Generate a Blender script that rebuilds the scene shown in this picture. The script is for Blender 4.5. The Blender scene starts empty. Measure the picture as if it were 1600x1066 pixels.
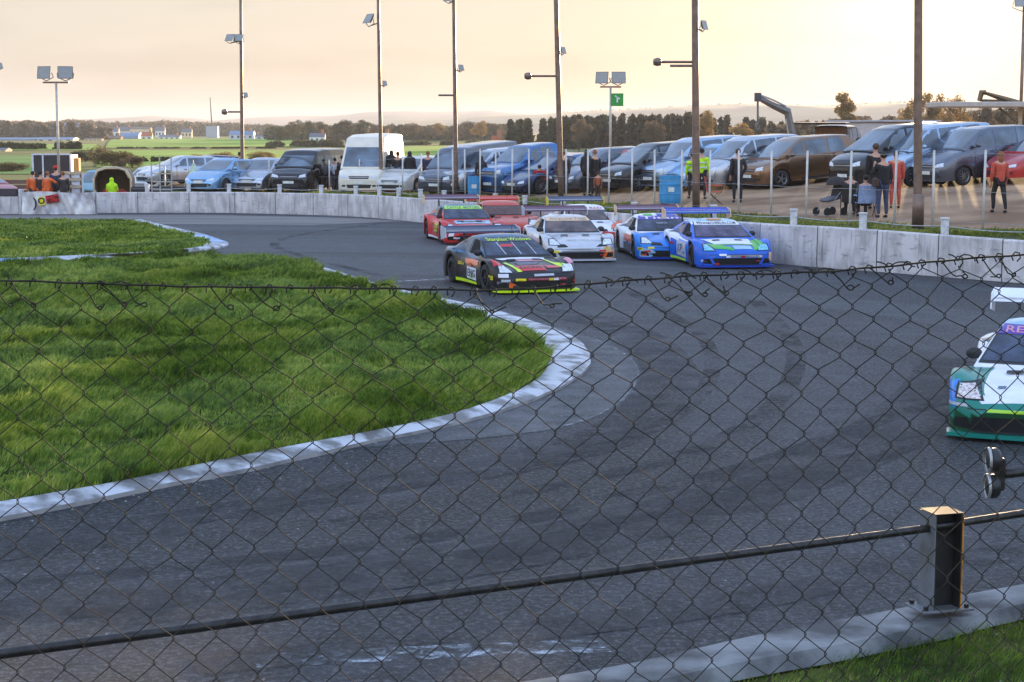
import bpy, bmesh, math, random
import numpy as np
from mathutils import Vector, Matrix, Euler
from mathutils.bvhtree import BVHTree
random.seed(7); rng = np.random.default_rng(11)
SC = bpy.context.scene; COL = SC.collection; R = math.radians
# ---------------------------------------------------------------- camera
F = 2700.0; H = 3.5; PITCH = math.atan(328 / F)
cam = bpy.data.cameras.new('camera'); cam.lens = F / 1600 * 36; cam.sensor_width = 36; cam.clip_end = 30000; cam.clip_start = 0.05
camo = bpy.data.objects.new('camera', cam); COL.objects.link(camo)
camo.location = (0, 0, H); camo.rotation_euler = (math.pi / 2 - PITCH, 0, 0); SC.camera = camo
SC.render.resolution_x = 1024; SC.render.resolution_y = 682
# ---------------------------------------------------------------- light
SUN_EL = 3.35; SUN_AZ = 13.3          # degrees above the horizon / to the right of +Y
w = bpy.data.worlds.new('World'); SC.world = w; w.use_nodes = True
nt = w.node_tree; nt.nodes.clear()
def wn(t, **k):
    n = nt.nodes.new(t)
    for a, b in k.items(): setattr(n, a, b)
    return n
sky = wn('ShaderNodeTexSky', sky_type='NISHITA', sun_disc=False, sun_elevation=R(SUN_EL), sun_rotation=R(SUN_AZ), altitude=50, air_density=1.0, dust_density=1.2, ozone_density=2.5)
tc = wn('ShaderNodeTexCoord'); sep = wn('ShaderNodeSeparateXYZ'); nt.links.new(tc.outputs['Generated'], sep.inputs[0])
# thin high cloud: a warm veil low in the sky, raised behind the camera as added fill, broken by soft streaks
ramp = wn('ShaderNodeValToRGB'); nt.links.new(sep.outputs['Z'], ramp.inputs[0])
cr = ramp.color_ramp
cr.elements[0].position = 0.0; cr.elements[0].color = (4.3, 3.55, 3.0, 1)
cr.elements[1].position = 0.45; cr.elements[1].color = (4.1, 5.6, 8.6, 1)
e = cr.elements.new(0.04); e.color = (4.6, 4.0, 3.4, 1)
e = cr.elements.new(0.10); e.color = (5.1, 4.8, 4.15, 1)
e = cr.elements.new(0.20); e.color = (6.6, 7.6, 9.4, 1)
mp = wn('ShaderNodeMapping'); mp.inputs['Scale'].default_value = (3, 3, 14); nt.links.new(tc.outputs['Generated'], mp.inputs[0])
nz = wn('ShaderNodeTexNoise'); nz.inputs['Scale'].default_value = 2.2; nz.inputs['Detail'].default_value = 5; nt.links.new(mp.outputs[0], nz.inputs['Vector'])
nr = wn('ShaderNodeMapRange'); nr.inputs[1].default_value = 0.47; nr.inputs[2].default_value = 0.66; nr.inputs[3].default_value = 1.0; nr.inputs[4].default_value = 0.80
nt.links.new(nz.outputs['Fac'], nr.inputs[0])
sd = Vector((math.sin(R(SUN_AZ)) * math.cos(R(SUN_EL)), math.cos(R(SUN_AZ)) * math.cos(R(SUN_EL)), math.sin(R(SUN_EL))))
dt = wn('ShaderNodeVectorMath', operation='DOT_PRODUCT'); dt.inputs[1].default_value = Vector((math.sin(R(SUN_AZ)), math.cos(R(SUN_AZ)), math.tan(R(4.6)))).normalized(); nt.links.new(tc.outputs['Generated'], dt.inputs[0])
gl = wn('ShaderNodeMapRange'); gl.inputs[1].default_value = -1.0; gl.inputs[2].default_value = 0.8; gl.inputs[3].default_value = 1.6; gl.inputs[4].default_value = 0.98
nt.links.new(dt.outputs['Value'], gl.inputs[0])
m1 = wn('ShaderNodeMath', operation='MULTIPLY'); nt.links.new(nr.outputs[0], m1.inputs[0]); nt.links.new(gl.outputs[0], m1.inputs[1])
vm = wn('ShaderNodeVectorMath', operation='SCALE'); nt.links.new(ramp.outputs[0], vm.inputs[0]); nt.links.new(m1.outputs[0], vm.inputs['Scale'])
# the glow round the low sun
pw = wn('ShaderNodeMath', operation='POWER'); pw.inputs[1].default_value = 260; nt.links.new(dt.outputs['Value'], pw.inputs[0])
gs = wn('ShaderNodeVectorMath', operation='SCALE'); gs.inputs[0].default_value = (4.6, 4.2, 3.2); nt.links.new(pw.outputs[0], gs.inputs['Scale'])
skm = wn('ShaderNodeVectorMath', operation='SCALE'); skm.inputs['Scale'].default_value = 0.14; nt.links.new(sky.outputs[0], skm.inputs[0])
ad = wn('ShaderNodeVectorMath', operation='ADD'); nt.links.new(vm.outputs[0], ad.inputs[0]); nt.links.new(gs.outputs[0], ad.inputs[1])
ad2 = wn('ShaderNodeVectorMath', operation='ADD'); nt.links.new(ad.outputs[0], ad2.inputs[0]); nt.links.new(skm.outputs[0], ad2.inputs[1])
bg = wn('ShaderNodeBackground'); bg.inputs['Strength'].default_value = 0.073; nt.links.new(ad2.outputs[0], bg.inputs['Color'])
wo = wn('ShaderNodeOutputWorld'); nt.links.new(bg.outputs[0], wo.inputs[0])
sl = bpy.data.lights.new('sun', 'SUN'); sl.energy = 5.0; sl.angle = R(0.55); sl.color = (1.0, 0.70, 0.38)
so = bpy.data.objects.new('sun', sl); COL.objects.link(so); so.rotation_euler = sd.to_track_quat('Z', 'Y').to_euler()
SC.view_settings.view_transform = 'Standard'; SC.view_settings.look = 'None'; SC.view_settings.gamma = 1; SC.view_settings.exposure = 1.02
SC.cycles.max_bounces = 6; SC.cycles.volume_bounces = 1; SC.cycles.use_denoising = True
SC.cycles.transparent_max_bounces = 12

# ================================================================ helpers
def ray(px, py):
    x = (px - 800) / F; y = (533 - py) / F
    c, s = math.cos(PITCH), math.sin(PITCH)
    return Vector((x, c + y * s, -s + y * c))
def proj(p):
    x, y, z = p[0], p[1], p[2] - H
    c, s = math.cos(PITCH), math.sin(PITCH)
    d = y * c - z * s; u = y * s + z * c
    return 800 + F * x / d, 533 - F * u / d
def G(px, py, z=0.0):                      # point at height z seen at pixel
    r = ray(px, py); t = (z - H) / r.z
    return Vector((r.x * t, r.y * t, z))
def S(px, py, Y):                          # point at distance Y
    r = ray(px, py); t = Y / r.y
    return Vector((r.x * t, Y, H + r.z * t))
MATS = {}
def mat(name, col, rough=0.6, metal=0.0, var=0.12, scale=6.0, bump=0.0, bscale=40, coat=0.0, col2=None, lo=0.35, hi=0.65, spec=0.5, detail=4, stretch=None, alpha=None, emit=None):
    if name in MATS: return MATS[name]
    m = bpy.data.materials.new(name); m.use_nodes = True; t = m.node_tree; b = t.nodes['Principled BSDF']; L = t.links
    b.inputs['Roughness'].default_value = rough; b.inputs['Metallic'].default_value = metal
    b.inputs['Specular IOR Level'].default_value = spec
    if coat: b.inputs['Coat Weight'].default_value = coat; b.inputs['Coat Roughness'].default_value = 0.06
    c = t.nodes.new('ShaderNodeTexCoord'); src = c.outputs['Object']
    if stretch:
        mpn = t.nodes.new('ShaderNodeMapping'); mpn.inputs['Scale'].default_value = stretch; L.new(src, mpn.inputs[0]); src = mpn.outputs[0]
    n = t.nodes.new('ShaderNodeTexNoise'); n.inputs['Scale'].default_value = scale; n.inputs['Detail'].default_value = detail; L.new(src, n.inputs['Vector'])
    r = t.nodes.new('ShaderNodeValToRGB'); L.new(n.outputs['Fac'], r.inputs[0])
    a = tuple(max(0, v * (1 - var)) for v in col[:3]) + (1,); z = col2 and tuple(col2[:3]) + (1,) or tuple(min(1, v * (1 + var)) for v in col[:3]) + (1,)
    r.color_ramp.elements[0].position = lo; r.color_ramp.elements[0].color = a
    r.color_ramp.elements[1].position = hi; r.color_ramp.elements[1].color = z
    L.new(r.outputs[0], b.inputs['Base Color'])
    if bump:
        n2 = t.nodes.new('ShaderNodeTexNoise'); n2.inputs['Scale'].default_value = bscale; n2.inputs['Detail'].default_value = 3; L.new(src, n2.inputs['Vector'])
        bp = t.nodes.new('ShaderNodeBump'); bp.inputs['Strength'].default_value = bump; bp.inputs['Distance'].default_value = 0.02
        L.new(n2.outputs['Fac'], bp.inputs['Height']); L.new(bp.outputs[0], b.inputs['Normal'])
    if emit: b.inputs['Emission Color'].default_value = tuple(emit[:3]) + (1,); b.inputs['Emission Strength'].default_value = emit[3]
    MATS[name] = m; return m
def srgb(r, g, b):
    f = lambda v: ((v / 255 + 0.055) / 1.055) ** 2.4 if v > 10 else v / 255 / 12.92
    return (f(r), f(g), f(b))
def paint(name, rgb, metal=0.0, rough=0.32):
    return mat('paint_' + name, rgb, rough=rough, metal=metal, var=0.06, scale=3, coat=0.7)
def link(o, parent=None):
    COL.objects.link(o)
    if parent is not None: o.parent = parent
    return o
def tag(o, label=None, cat=None, group=None, kind=None):
    if label: o['label'] = label
    if cat: o['category'] = cat
    if group: o['group'] = group
    if kind: o['kind'] = kind
    return o
def empty(name, label, cat, loc=(0, 0, 0), rz=0, group=None):
    o = bpy.data.objects.new(name, None); o.empty_display_size = 0.2; link(o); o.location = loc; o.rotation_euler = (0, 0, rz)
    return tag(o, label, cat, group)
def mobj(name, verts, faces, mats, parent=None, smooth=False, fmat=None, angle=None):
    me = bpy.data.meshes.new(name); me.from_pydata([tuple(v) for v in verts], [], faces)
    for m in (mats if isinstance(mats, (list, tuple)) else [mats]): me.materials.append(m)
    if fmat is not None: me.polygons.foreach_set('material_index', fmat)
    if smooth: me.polygons.foreach_set('use_smooth', [True] * len(me.polygons))
    me.update()
    if angle is not None: me.set_sharp_from_angle(angle=R(angle))
    return link(bpy.data.objects.new(name, me), parent)
class MB:
    def __init__(s): s.v = []; s.f = []; s.m = []
    def add(s, vs, fs, mi=0):
        n = len(s.v); s.v += [tuple(v) for v in vs]; s.f += [tuple(i + n for i in f) for f in fs]; s.m += [mi] * len(fs); return s
    def box(s, c, size, rot=None, mi=0, bev=0.0):
        hx, hy, hz = [d / 2 for d in size]; c = Vector(c)
        if bev > 0:
            b = min(bev, hx * .9, hy * .9, hz * .9)
            vs = []
            for z, i in ((-hz, b), (-hz + b, 0), (hz - b, 0), (hz, b)):
                X, Y = hx - i, hy - i; q = b if i == 0 else b * .6
                vs += [(-X + q, -Y, z), (X - q, -Y, z), (X, -Y + q, z), (X, Y - q, z), (X - q, Y, z), (-X + q, Y, z), (-X, Y - q, z), (-X, -Y + q, z)]
            fs = [tuple(reversed(range(8))), tuple(range(24, 32))]
            for k in range(3):
                for i in range(8): a = k * 8 + i; d = k * 8 + (i + 1) % 8; fs.append((a, d, d + 8, a + 8))
        else:
            vs = [(x, y, z) for z in (-hz, hz) for x, y in ((-hx, -hy), (hx, -hy), (hx, hy), (-hx, hy))]
            fs = [(3, 2, 1, 0), (4, 5, 6, 7), (0, 1, 5, 4), (1, 2, 6, 5), (2, 3, 7, 6), (3, 0, 4, 7)]
        vs = [Vector(v) for v in vs]
        if rot is not None:
            Mx = Euler(rot).to_matrix() if not isinstance(rot, Matrix) else rot
            vs = [Mx @ v for v in vs]
        s.add([v + c for v in vs], fs, mi); return s
    def tube(s, pts, r, n=8, mi=0, cap=True):
        pts = [Vector(p) for p in pts]; rs = r if isinstance(r, (list, tuple)) else [r] * len(pts)
        vs = []; up = None
        for i, p in enumerate(pts):
            d = (pts[min(i + 1, len(pts) - 1)] - pts[max(i - 1, 0)])
            if d.length < 1e-9: d = Vector((0, 0, 1))
            d.normalize()
            if up is None: up = Vector((0, 0, 1)) if abs(d.z) < 0.9 else Vector((0, 1, 0))
            a = d.cross(up); 
            if a.length < 1e-4: a = d.cross(Vector((1, 0.3, 0)))
            a.normalize(); b = d.cross(a).normalized(); up = -b if up.dot(-b) > 0 else b
            b2 = a.cross(d).normalized()
            for k in range(n):
                t = 2 * math.pi * k / n; vs.append(p + (a * math.cos(t) + b2 * math.sin(t)) * rs[i])
        fs = []
        for i in range(len(pts) - 1):
            for k in range(n): fs.append((i * n + k, i * n + (k + 1) % n, (i + 1) * n + (k + 1) % n, (i + 1) * n + k))
        if cap: fs += [tuple(reversed(range(n))), tuple(range((len(pts) - 1) * n, len(pts) * n))]
        s.add(vs, fs, mi); return s
    def lathe(s, prof, n=20, axis='Z', c=(0, 0, 0), mi=0):   # prof: (radius, height)
        vs = []
        for r, h in prof:
            for k in range(n):
                t = 2 * math.pi * k / n; x, y = r * math.cos(t), r * math.sin(t)
                v = (x, y, h) if axis == 'Z' else ((h, x, y) if axis == 'X' else (x, h, y))
                vs.append((v[0] + c[0], v[1] + c[1], v[2] + c[2]))
        fs = [(i * n + k, i * n + (k + 1) % n, (i + 1) * n + (k + 1) % n, (i + 1) * n + k) for i in range(len(prof) - 1) for k in range(n)]
        s.add(vs, fs, mi); return s
    def ball(s, c, r, n=10, mi=0):
        if not isinstance(r, (tuple, list)): r = (r, r, r)
        vs = []; m = n // 2 + 1
        for i in range(m + 1):
            p = math.pi * i / m
            for k in range(n):
                t = 2 * math.pi * k / n
                vs.append((c[0] + r[0] * math.sin(p) * math.cos(t), c[1] + r[1] * math.sin(p) * math.sin(t), c[2] + r[2] * math.cos(p)))
        fs = [(i * n + k, (i + 1) * n + k, (i + 1) * n + (k + 1) % n, i * n + (k + 1) % n) for i in range(m) for k in range(n)]
        s.add(vs, fs, mi); return s
    def build(s, name, mats, parent=None, smooth=False, angle=None):
        return mobj(name, s.v, s.f, mats, parent, smooth, s.m, angle)
def resample(P, n):
    P = [Vector(p) for p in P]; d = [0]
    for a, b in zip(P, P[1:]): d.append(d[-1] + (b - a).length)
    out = []
    for t in np.linspace(0, d[-1], n):
        out.append(Vector([float(np.interp(t, d, [p[k] for p in P])) for k in range(3)]))
    return out
def spline(P, n=8):                         # Catmull-Rom through points
    P = [Vector(p) for p in P]; o = []
    for i in range(len(P) - 1):
        a = P[max(i - 1, 0)]; b = P[i]; c = P[i + 1]; d = P[min(i + 2, len(P) - 1)]
        for k in range(n):
            t = k / n
            o.append(0.5 * ((2 * b) + (c - a) * t + (2 * a - 5 * b + 4 * c - d) * t * t + (3 * b - a - 3 * c + d) * t ** 3))
    return o + [P[-1]]

# ================================================================ terrain
WALLP = [(-60, 71), (-40, 73), (-25, 74)] + [tuple(G(px, py)[:2]) for px, py in ((150, 333), (320, 332.5), (450, 335), (560, 339), (650, 347), (760, 358), (900, 373), (1050, 392), (1215, 412), (1400, 427), (1600, 443))] + [(14.5, 37.0), (18.5, 33.0), (25, 26), (31, 16), (34, 0), (34, -30)]
WALL = spline([(a, b, 0) for a, b in WALLP], 6)
WA = np.array([[p.x, p.y] for p in WALL])
def wall_dist(X, Y):                        # signed distance, positive behind the wall
    X = np.asarray(X, float); Y = np.asarray(Y, float); best = np.full(X.shape, 1e9); sg = np.zeros(X.shape)
    for a, b in zip(WA[:-1], WA[1:]):
        d = b - a; L = d @ d; t = np.clip(((X - a[0]) * d[0] + (Y - a[1]) * d[1]) / L, 0, 1)
        ex = X - a[0] - t * d[0]; ey = Y - a[1] - t * d[1]; q = np.hypot(ex, ey)
        s = np.where(d[0] * (Y - a[1]) - d[1] * (X - a[0]) > 0, 1.0, -1.0)
        m = q < best; best = np.where(m, q, best); sg = np.where(m, s, sg)
    return best * sg
def ss(x, a, b):
    t = np.clip((np.asarray(x, float) - a) / (b - a), 0, 1); return t * t * (3 - 2 * t)
def ground_z(X, Y):
    X = np.asarray(X, float); Y = np.asarray(Y, float); d = wall_dist(X, Y); b = ss(X, -9, 3)
    zp = 0.82 + 0.13 * b + b * np.clip(0.085 * (d - 3.2), 0, 1.05)
    zp = zp * (1 - ss(d, 40, 160)) * (.02 + .98 * ss(X + (Y - 74) * .2, -17.2, -14.0))
    z = np.where(d > 0.1, zp, -0.02)
    z = np.where(d < 0.1, -0.02 + 1.75 * (1 - ss(Y, 3.6, 8.6)) * (Y < 30) * (np.abs(X) < 500), z)   # the spectators' bank the camera stands on
    # gentle far relief
    far = ss(Y, 250, 900)
    z = z + 0 * far * (1.2 * np.sin(X / 310 + 1) * np.sin(Y / 420) + 0.6 * np.sin(X / 120)) * ss(Y, 250, 500)
    return z
def gz(x, y): return float(ground_z(np.array([x]), np.array([y]))[0])
def on_ground(px, py, lo=20, hi=160):       # where the pixel's ray meets the terrain
    prev = None
    for t in np.arange(lo, hi, 0.25):
        p = S(px, py, t)
        if wall_dist(np.array([p.x]), np.array([p.y]))[0] > 0.3 and p.z <= gz(p.x, p.y): return Vector((p.x, p.y, gz(p.x, p.y)))
    p = S(px, py, hi); return Vector((p.x, p.y, gz(p.x, p.y)))
def along(px, off):                         # point on the line 'off' metres behind the wall at picture column px
    best = None
    pts = []
    for i in range(len(WA)):
        a = WA[max(i - 1, 0)]; b = WA[min(i + 1, len(WA) - 1)]; d = (b - a) / np.linalg.norm(b - a); pts.append(WA[i] + np.array([-d[1], d[0]]) * off)
    for p, q in zip(pts[:-1], pts[1:]):
        if p[1] < 5 or q[1] < 5: continue
        a, b = proj((p[0], p[1], 1))[0], proj((q[0], q[1], 1))[0]
        if min(a, b) <= px <= max(a, b):
            t = (px - a) / (b - a); r = p + (q - p) * t; return Vector((r[0], r[1], gz(r[0], r[1])))
    return None
xs = np.unique(np.concatenate([np.linspace(-30, 40, 141), -30 - np.geomspace(1, 6000, 45), 40 + np.geomspace(1, 6000, 45)]))
ys = np.unique(np.concatenate([np.linspace(-12, 110, 245), 110 + np.geomspace(1, 7800, 80), -12 - np.geomspace(1, 300, 10)]))
XX, YY = np.meshgrid(xs, ys); ZZ = ground_z(XX, YY); DD = wall_dist(XX, YY); ZZ = np.where((DD > -.5) & (DD < .95), -0.03, ZZ)
nx, ny = len(xs), len(ys)
V = np.stack([XX, YY, ZZ], -1).reshape(-1, 3)
ii = np.arange(nx * ny).reshape(ny, nx)
FQ = np.stack([ii[:-1, :-1], ii[:-1, 1:], ii[1:, 1:], ii[1:, :-1]], -1).reshape(-1, 4)
def npmesh(name, V, FQ, mats, fmat=None, smooth=False, parent=None):
    me = bpy.data.meshes.new(name); k = FQ.shape[1]
    me.vertices.add(len(V)); me.vertices.foreach_set('co', np.asarray(V, np.float32).ravel())
    me.loops.add(FQ.size); me.loops.foreach_set('vertex_index', FQ.astype(np.int32).ravel())
    me.polygons.add(len(FQ)); me.polygons.foreach_set('loop_start', np.arange(0, FQ.size, k, dtype=np.int32))
    if fmat is not None: me.polygons.foreach_set('material_index', np.asarray(fmat, np.int32))
    for m in (mats if isinstance(mats, (list, tuple)) else [mats]): me.materials.append(m)
    if smooth: me.polygons.foreach_set('use_smooth', np.ones(len(FQ), bool))
    me.update(calc_edges=True); me.validate()
    return link(bpy.data.objects.new(name, me), parent)
m_meadow = mat('meadow', (0.11, 0.15, 0.035), rough=0.95, var=0.4, scale=0.02, col2=(0.20, 0.19, 0.06), bump=0.5, bscale=2, spec=0.1, detail=8)
m_turf = mat('turf_soil', (0.035, 0.05, 0.012), rough=0.95, var=0.4, scale=1.3, col2=(0.09, 0.085, 0.028), bump=0.8, bscale=14, spec=0.1, detail=8)
m_lot = mat('car_park_surface', (0.28, 0.16, 0.085), rough=0.9, var=0.25, scale=0.5, col2=(0.42, 0.26, 0.15), bump=0.5, bscale=20, spec=0.3, detail=8, stretch=(1, 1, 1))
cx = (XX[:-1, :-1] + XX[1:, 1:]) / 2; cy = (YY[:-1, :-1] + YY[1:, 1:]) / 2
cd = wall_dist(cx, cy).ravel()
near_turf = (cd < 3.4) & (cy.ravel() < 120)
lotm = (cd >= 3.4) & (cd < 32) & (cx.ravel() > -30)
fm = np.where(lotm, 2, np.where(near_turf, 1, 0))
g = npmesh('ground', V, FQ, [m_meadow, m_turf, m_lot], fm, True); tag(g, kind='structure')

vv = []; NV = [0.18, .6, 1.2, 2.0, 2.8, 3.5]
for i in range(len(WA)):
    a = WA[max(i - 1, 0)]; b = WA[min(i + 1, len(WA) - 1)]; d = (b - a) / np.linalg.norm(b - a)
    for o in NV: q = WA[i] + np.array([-d[1], d[0]]) * o; vv.append((q[0], q[1], gz(q[0], q[1]) + (.03 if o < 3.4 else -.03)))
k = len(NV)
o = mobj('verge', vv, [(i * k + j, (i + 1) * k + j, (i + 1) * k + j + 1, i * k + j + 1) for i in range(len(WA) - 1) for j in range(k - 1)], m_turf, smooth=True); tag(o, kind='structure')
# ---- track
def asphalt_mat(name, base, dark, light, sc=1.0):
    m = bpy.data.materials.new(name); m.use_nodes = True; t = m.node_tree; L = t.links; b = t.nodes['Principled BSDF']
    N = t.nodes.new; c = N('ShaderNodeTexCoord')
    # worn bands that follow the curve of the bend (polar coordinates about the bend's centre)
    sub = N('ShaderNodeVectorMath'); sub.operation = 'SUBTRACT'; sub.inputs[1].default_value = (-9.0, 23.0, 0); L.new(c.outputs['Object'], sub.inputs[0])
    sx = N('ShaderNodeSeparateXYZ'); L.new(sub.outputs[0], sx.inputs[0])
    ln = N('ShaderNodeVectorMath'); ln.operation = 'LENGTH'; L.new(sub.outputs[0], ln.inputs[0])
    at = N('ShaderNodeMath'); at.operation = 'ARCTAN2'; L.new(sx.outputs['Y'], at.inputs[0]); L.new(sx.outputs['X'], at.inputs[1])
    am = N('ShaderNodeMath'); am.operation = 'MULTIPLY'; am.inputs[1].default_value = 2.2; L.new(at.outputs[0], am.inputs[0])
    cb = N('ShaderNodeCombineXYZ'); L.new(ln.outputs['Value'], cb.inputs[0]); L.new(am.outputs[0], cb.inputs[1])
    nb = N('ShaderNodeTexNoise'); nb.inputs['Scale'].default_value = 0.42; nb.inputs['Detail'].default_value = 5; nb.inputs['Distortion'].default_value = 0.6; L.new(cb.outputs[0], nb.inputs['Vector'])
    nf = N('ShaderNodeTexNoise'); nf.inputs['Scale'].default_value = 17 * sc; nf.inputs['Detail'].default_value = 6; nf.inputs['Roughness'].default_value = 0.9; L.new(c.outputs['Object'], nf.inputs['Vector'])
    nm = N('ShaderNodeTexNoise'); nm.inputs['Scale'].default_value = 2.2; nm.inputs['Detail'].default_value = 8; L.new(c.outputs['Object'], nm.inputs['Vector'])
    r1 = N('ShaderNodeValToRGB'); L.new(nb.outputs['Fac'], r1.inputs[0])
    r1.color_ramp.elements[0].position = 0.44; r1.color_ramp.elements[0].color = dark + (1,); r1.color_ramp.elements[1].position = 0.58; r1.color_ramp.elements[1].color = base + (1,)
    mx = N('ShaderNodeMix'); mx.data_type = 'RGBA'; mx.blend_type = 'MULTIPLY'; mx.inputs[0].default_value = 1
    r2 = N('ShaderNodeValToRGB'); L.new(nm.outputs['Fac'], r2.inputs[0]); r2.color_ramp.elements[0].color = (0.5, 0.5, 0.52, 1); r2.color_ramp.elements[1].color = (1.5, 1.47, 1.45, 1); r2.color_ramp.elements[0].position = .3; r2.color_ramp.elements[1].position = .7
    L.new(r1.outputs[0], mx.inputs[6]); L.new(r2.outputs[0], mx.inputs[7])
    mx2 = N('ShaderNodeMix'); mx2.data_type = 'RGBA'
    r3 = N('ShaderNodeValToRGB'); L.new(nf.outputs['Fac'], r3.inputs[0]); r3.color_ramp.elements[0].position = 0.49; r3.color_ramp.elements[0].color = (0, 0, 0, 1); r3.color_ramp.elements[1].position = 0.74; r3.color_ramp.elements[1].color = (1, 1, 1, 1)
    L.new(r3.outputs[0], mx2.inputs[0]); L.new(mx.outputs[2], mx2.inputs[6]); mx2.inputs[7].default_value = light + (1,)
    L.new(mx2.outputs[2], b.inputs['Base Color'])
    b.inputs['Roughness'].default_value = 0.6; b.inputs['Specular IOR Level'].default_value = 0.32
    bp = N('ShaderNodeBump'); bp.inputs['Strength'].default_value = 1.0; bp.inputs['Distance'].default_value = 0.06; L.new(nf.outputs['Fac'], bp.inputs['Height']); L.new(bp.outputs[0], b.inputs['Normal'])
    return m
m_asph = asphalt_mat('asphalt', (0.048, 0.053, 0.062), (0.016, 0.018, 0.022), (0.38, 0.39, 0.41))
m_asph2 = asphalt_mat('old_asphalt', (0.135, 0.14, 0.15), (0.085, 0.09, 0.10), (0.36, 0.37, 0.39))
# the whole track basin inside the wall is asphalt; infield islands lie on top
def poly_sheet(name, pts, z, m, kind='structure'):
    bm = bmesh.new(); vs = [bm.verts.new((p[0], p[1], z)) for p in pts]; f = bm.faces.new(vs)
    if f.normal.z < 0: f.normal_flip()
    bmesh.ops.triangulate(bm, faces=bm.faces[:]); me = bpy.data.meshes.new(name); bm.to_mesh(me); bm.free(); me.materials.append(m)
    o = link(bpy.data.objects.new(name, me)); return tag(o, kind=kind)
near_kerb_out = [(740, 1066), (1000, 1022), (1200, 978), (1337, 952), (1440, 933), (1502, 920), (1600, 903)]
NKO = [G(a, b, 0.10) for a, b in near_kerb_out]
d0 = (NKO[0] - NKO[1]).normalized(); d1 = (NKO[-1] - NKO[-2]).normalized()
NKO = [NKO[0] + d0 * 30 + Vector((0, 0.6, 0)), NKO[0] + d0 * 6] + NKO + [NKO[-1] + d1 * 5 + Vector((0.5, 0.5, 0)), NKO[-1] + d1 * 16 + Vector((2, 8, 0))]
tr = [(p.x, p.y) for p in WALL if p.x > -59 and p.y > 8] 
tr = [(-60, NKO[0].y)] + [(-60, 71)] + [q for q in tr] + [(p.x, p.y + 0.05) for p in reversed(NKO)]
poly_sheet('race_track', tr, 0.0, m_asph)

# ---- infield
K_OUT = [(-260, 862), (-120, 838), (0, 815), (100, 796), (250, 765), (400, 735), (550, 701), (700, 668), (800, 640), (870, 612), (912, 585), (922, 565), (910, 541), (880, 522), (830, 505), (760, 485), (690, 470), (645, 461), (600, 450), (540, 432), (500, 420), (450, 407), (430, 403)]
K_IN = [(-260, 828), (-120, 810), (0, 787), (100, 770), (200, 752), (330, 724), (450, 700), (600, 672), (700, 650), (780, 624), (835, 597), (858, 568), (850, 542), (825, 521), (780, 503), (725, 485), (672, 470), (630, 459), (590, 448.5), (530, 431), (492, 419.5), (444, 406.5), (426, 402.8)]
KO = resample(spline([G(a, b, 0.0) for a, b in K_OUT], 6), 150); KI = resample(spline([G(a, b, 0.09) for a, b in K_IN], 6), 150)
m_kerb = mat('kerb_paint', srgb(132, 130, 130), rough=0.55, var=0.25, scale=2.6, col2=srgb(196, 198, 204), lo=0.40, hi=0.56, bump=0.35, bscale=18, detail=9)
m_kblue = mat('kerb_blue', srgb(110, 160, 215), rough=0.5, var=0.2, scale=2.4, col2=srgb(196, 208, 226), lo=0.42, hi=0.62, bump=0.2, bscale=15, detail=8)
m_conc = mat('kerb_edge', srgb(150, 148, 146), rough=0.7, var=0.3, scale=3, bump=0.3, bscale=20, detail=8)
def kerb(name, KO, KI, mats, matf, h=0.09):
    mb = MB(); n = len(KO); vs = []
    for a, b in zip(KO, KI):
        a = Vector(a); b = Vector(b); d = Vector((b.x - a.x, b.y - a.y, 0)); L = d.length; d.normalize()
        wv = 0.012 * math.sin(a.x * 3.1) + 0.01 * math.sin(a.y * 5.3)
        a2 = a + d * wv
        vs += [(a2.x, a2.y, 0.001), (a2.x, a2.y, 0.045), (a2.x + d.x * .08, a2.y + d.y * .08, h * .85), (a.x + d.x * .16, a.y + d.y * .16, h), (b.x, b.y, h + .02), (b.x + d.x * .12, b.y + d.y * .12, 0.0)]
    fs = []; fm = []
    for i in range(n - 1):
        for k in range(5):
            fs.append((i * 6 + k, (i + 1) * 6 + k, (i + 1) * 6 + k + 1, i * 6 + k + 1)); fm.append(matf(i / n, k))
    o = mobj(name, vs, fs, mats, smooth=True, fmat=fm, angle=40); return tag(o, kind='structure')
kerb('kerb', KO, KI, [m_kerb, m_kblue, m_conc], lambda t, k: 2 if k == 0 else 0)
ISL_TOP = [(426, 402.8), (390, 400.8), (350, 401.5), (290, 402.5), (230, 404), (110, 409), (0, 413), (-260, 425)]
far_isl = [(-260, 343), (0, 343), (180, 343.5), (215, 347), (245, 354), (275, 361), (300, 368), (322, 376), (330, 381), (318, 386), (280, 391), (210, 396), (95, 401), (0, 405), (-260, 415)]
top = [G(a, b, 0.09) for a, b in ISL_TOP]
def island(name, pts, m):
    bm = bmesh.new(); vs = [bm.verts.new((p.x, p.y, 0.09)) for p in pts]; f = bm.faces.new(vs)
    if f.normal.z < 0: f.normal_flip()
    r = bmesh.ops.extrude_face_region(bm, geom=[f]); 
    for v in [q for q in r['geom'] if isinstance(q, bmesh.types.BMVert)]: v.co.z = 0.0
    bmesh.ops.triangulate(bm, faces=bm.faces[:]); bmesh.ops.recalc_face_normals(bm, faces=bm.faces[:])
    me = bpy.data.meshes.new(name); bm.to_mesh(me); bm.free(); me.materials.append(m); return tag(link(bpy.data.objects.new(name, me)), kind='structure')
isl1 = [Vector((p.x, p.y, 0)) for p in KI] + top[1:]
isl2 = [G(a, b, 0.09) for a, b in far_isl]
island('infield_ground', isl1, m_turf); island('infield_ground', isl2, m_turf)
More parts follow.
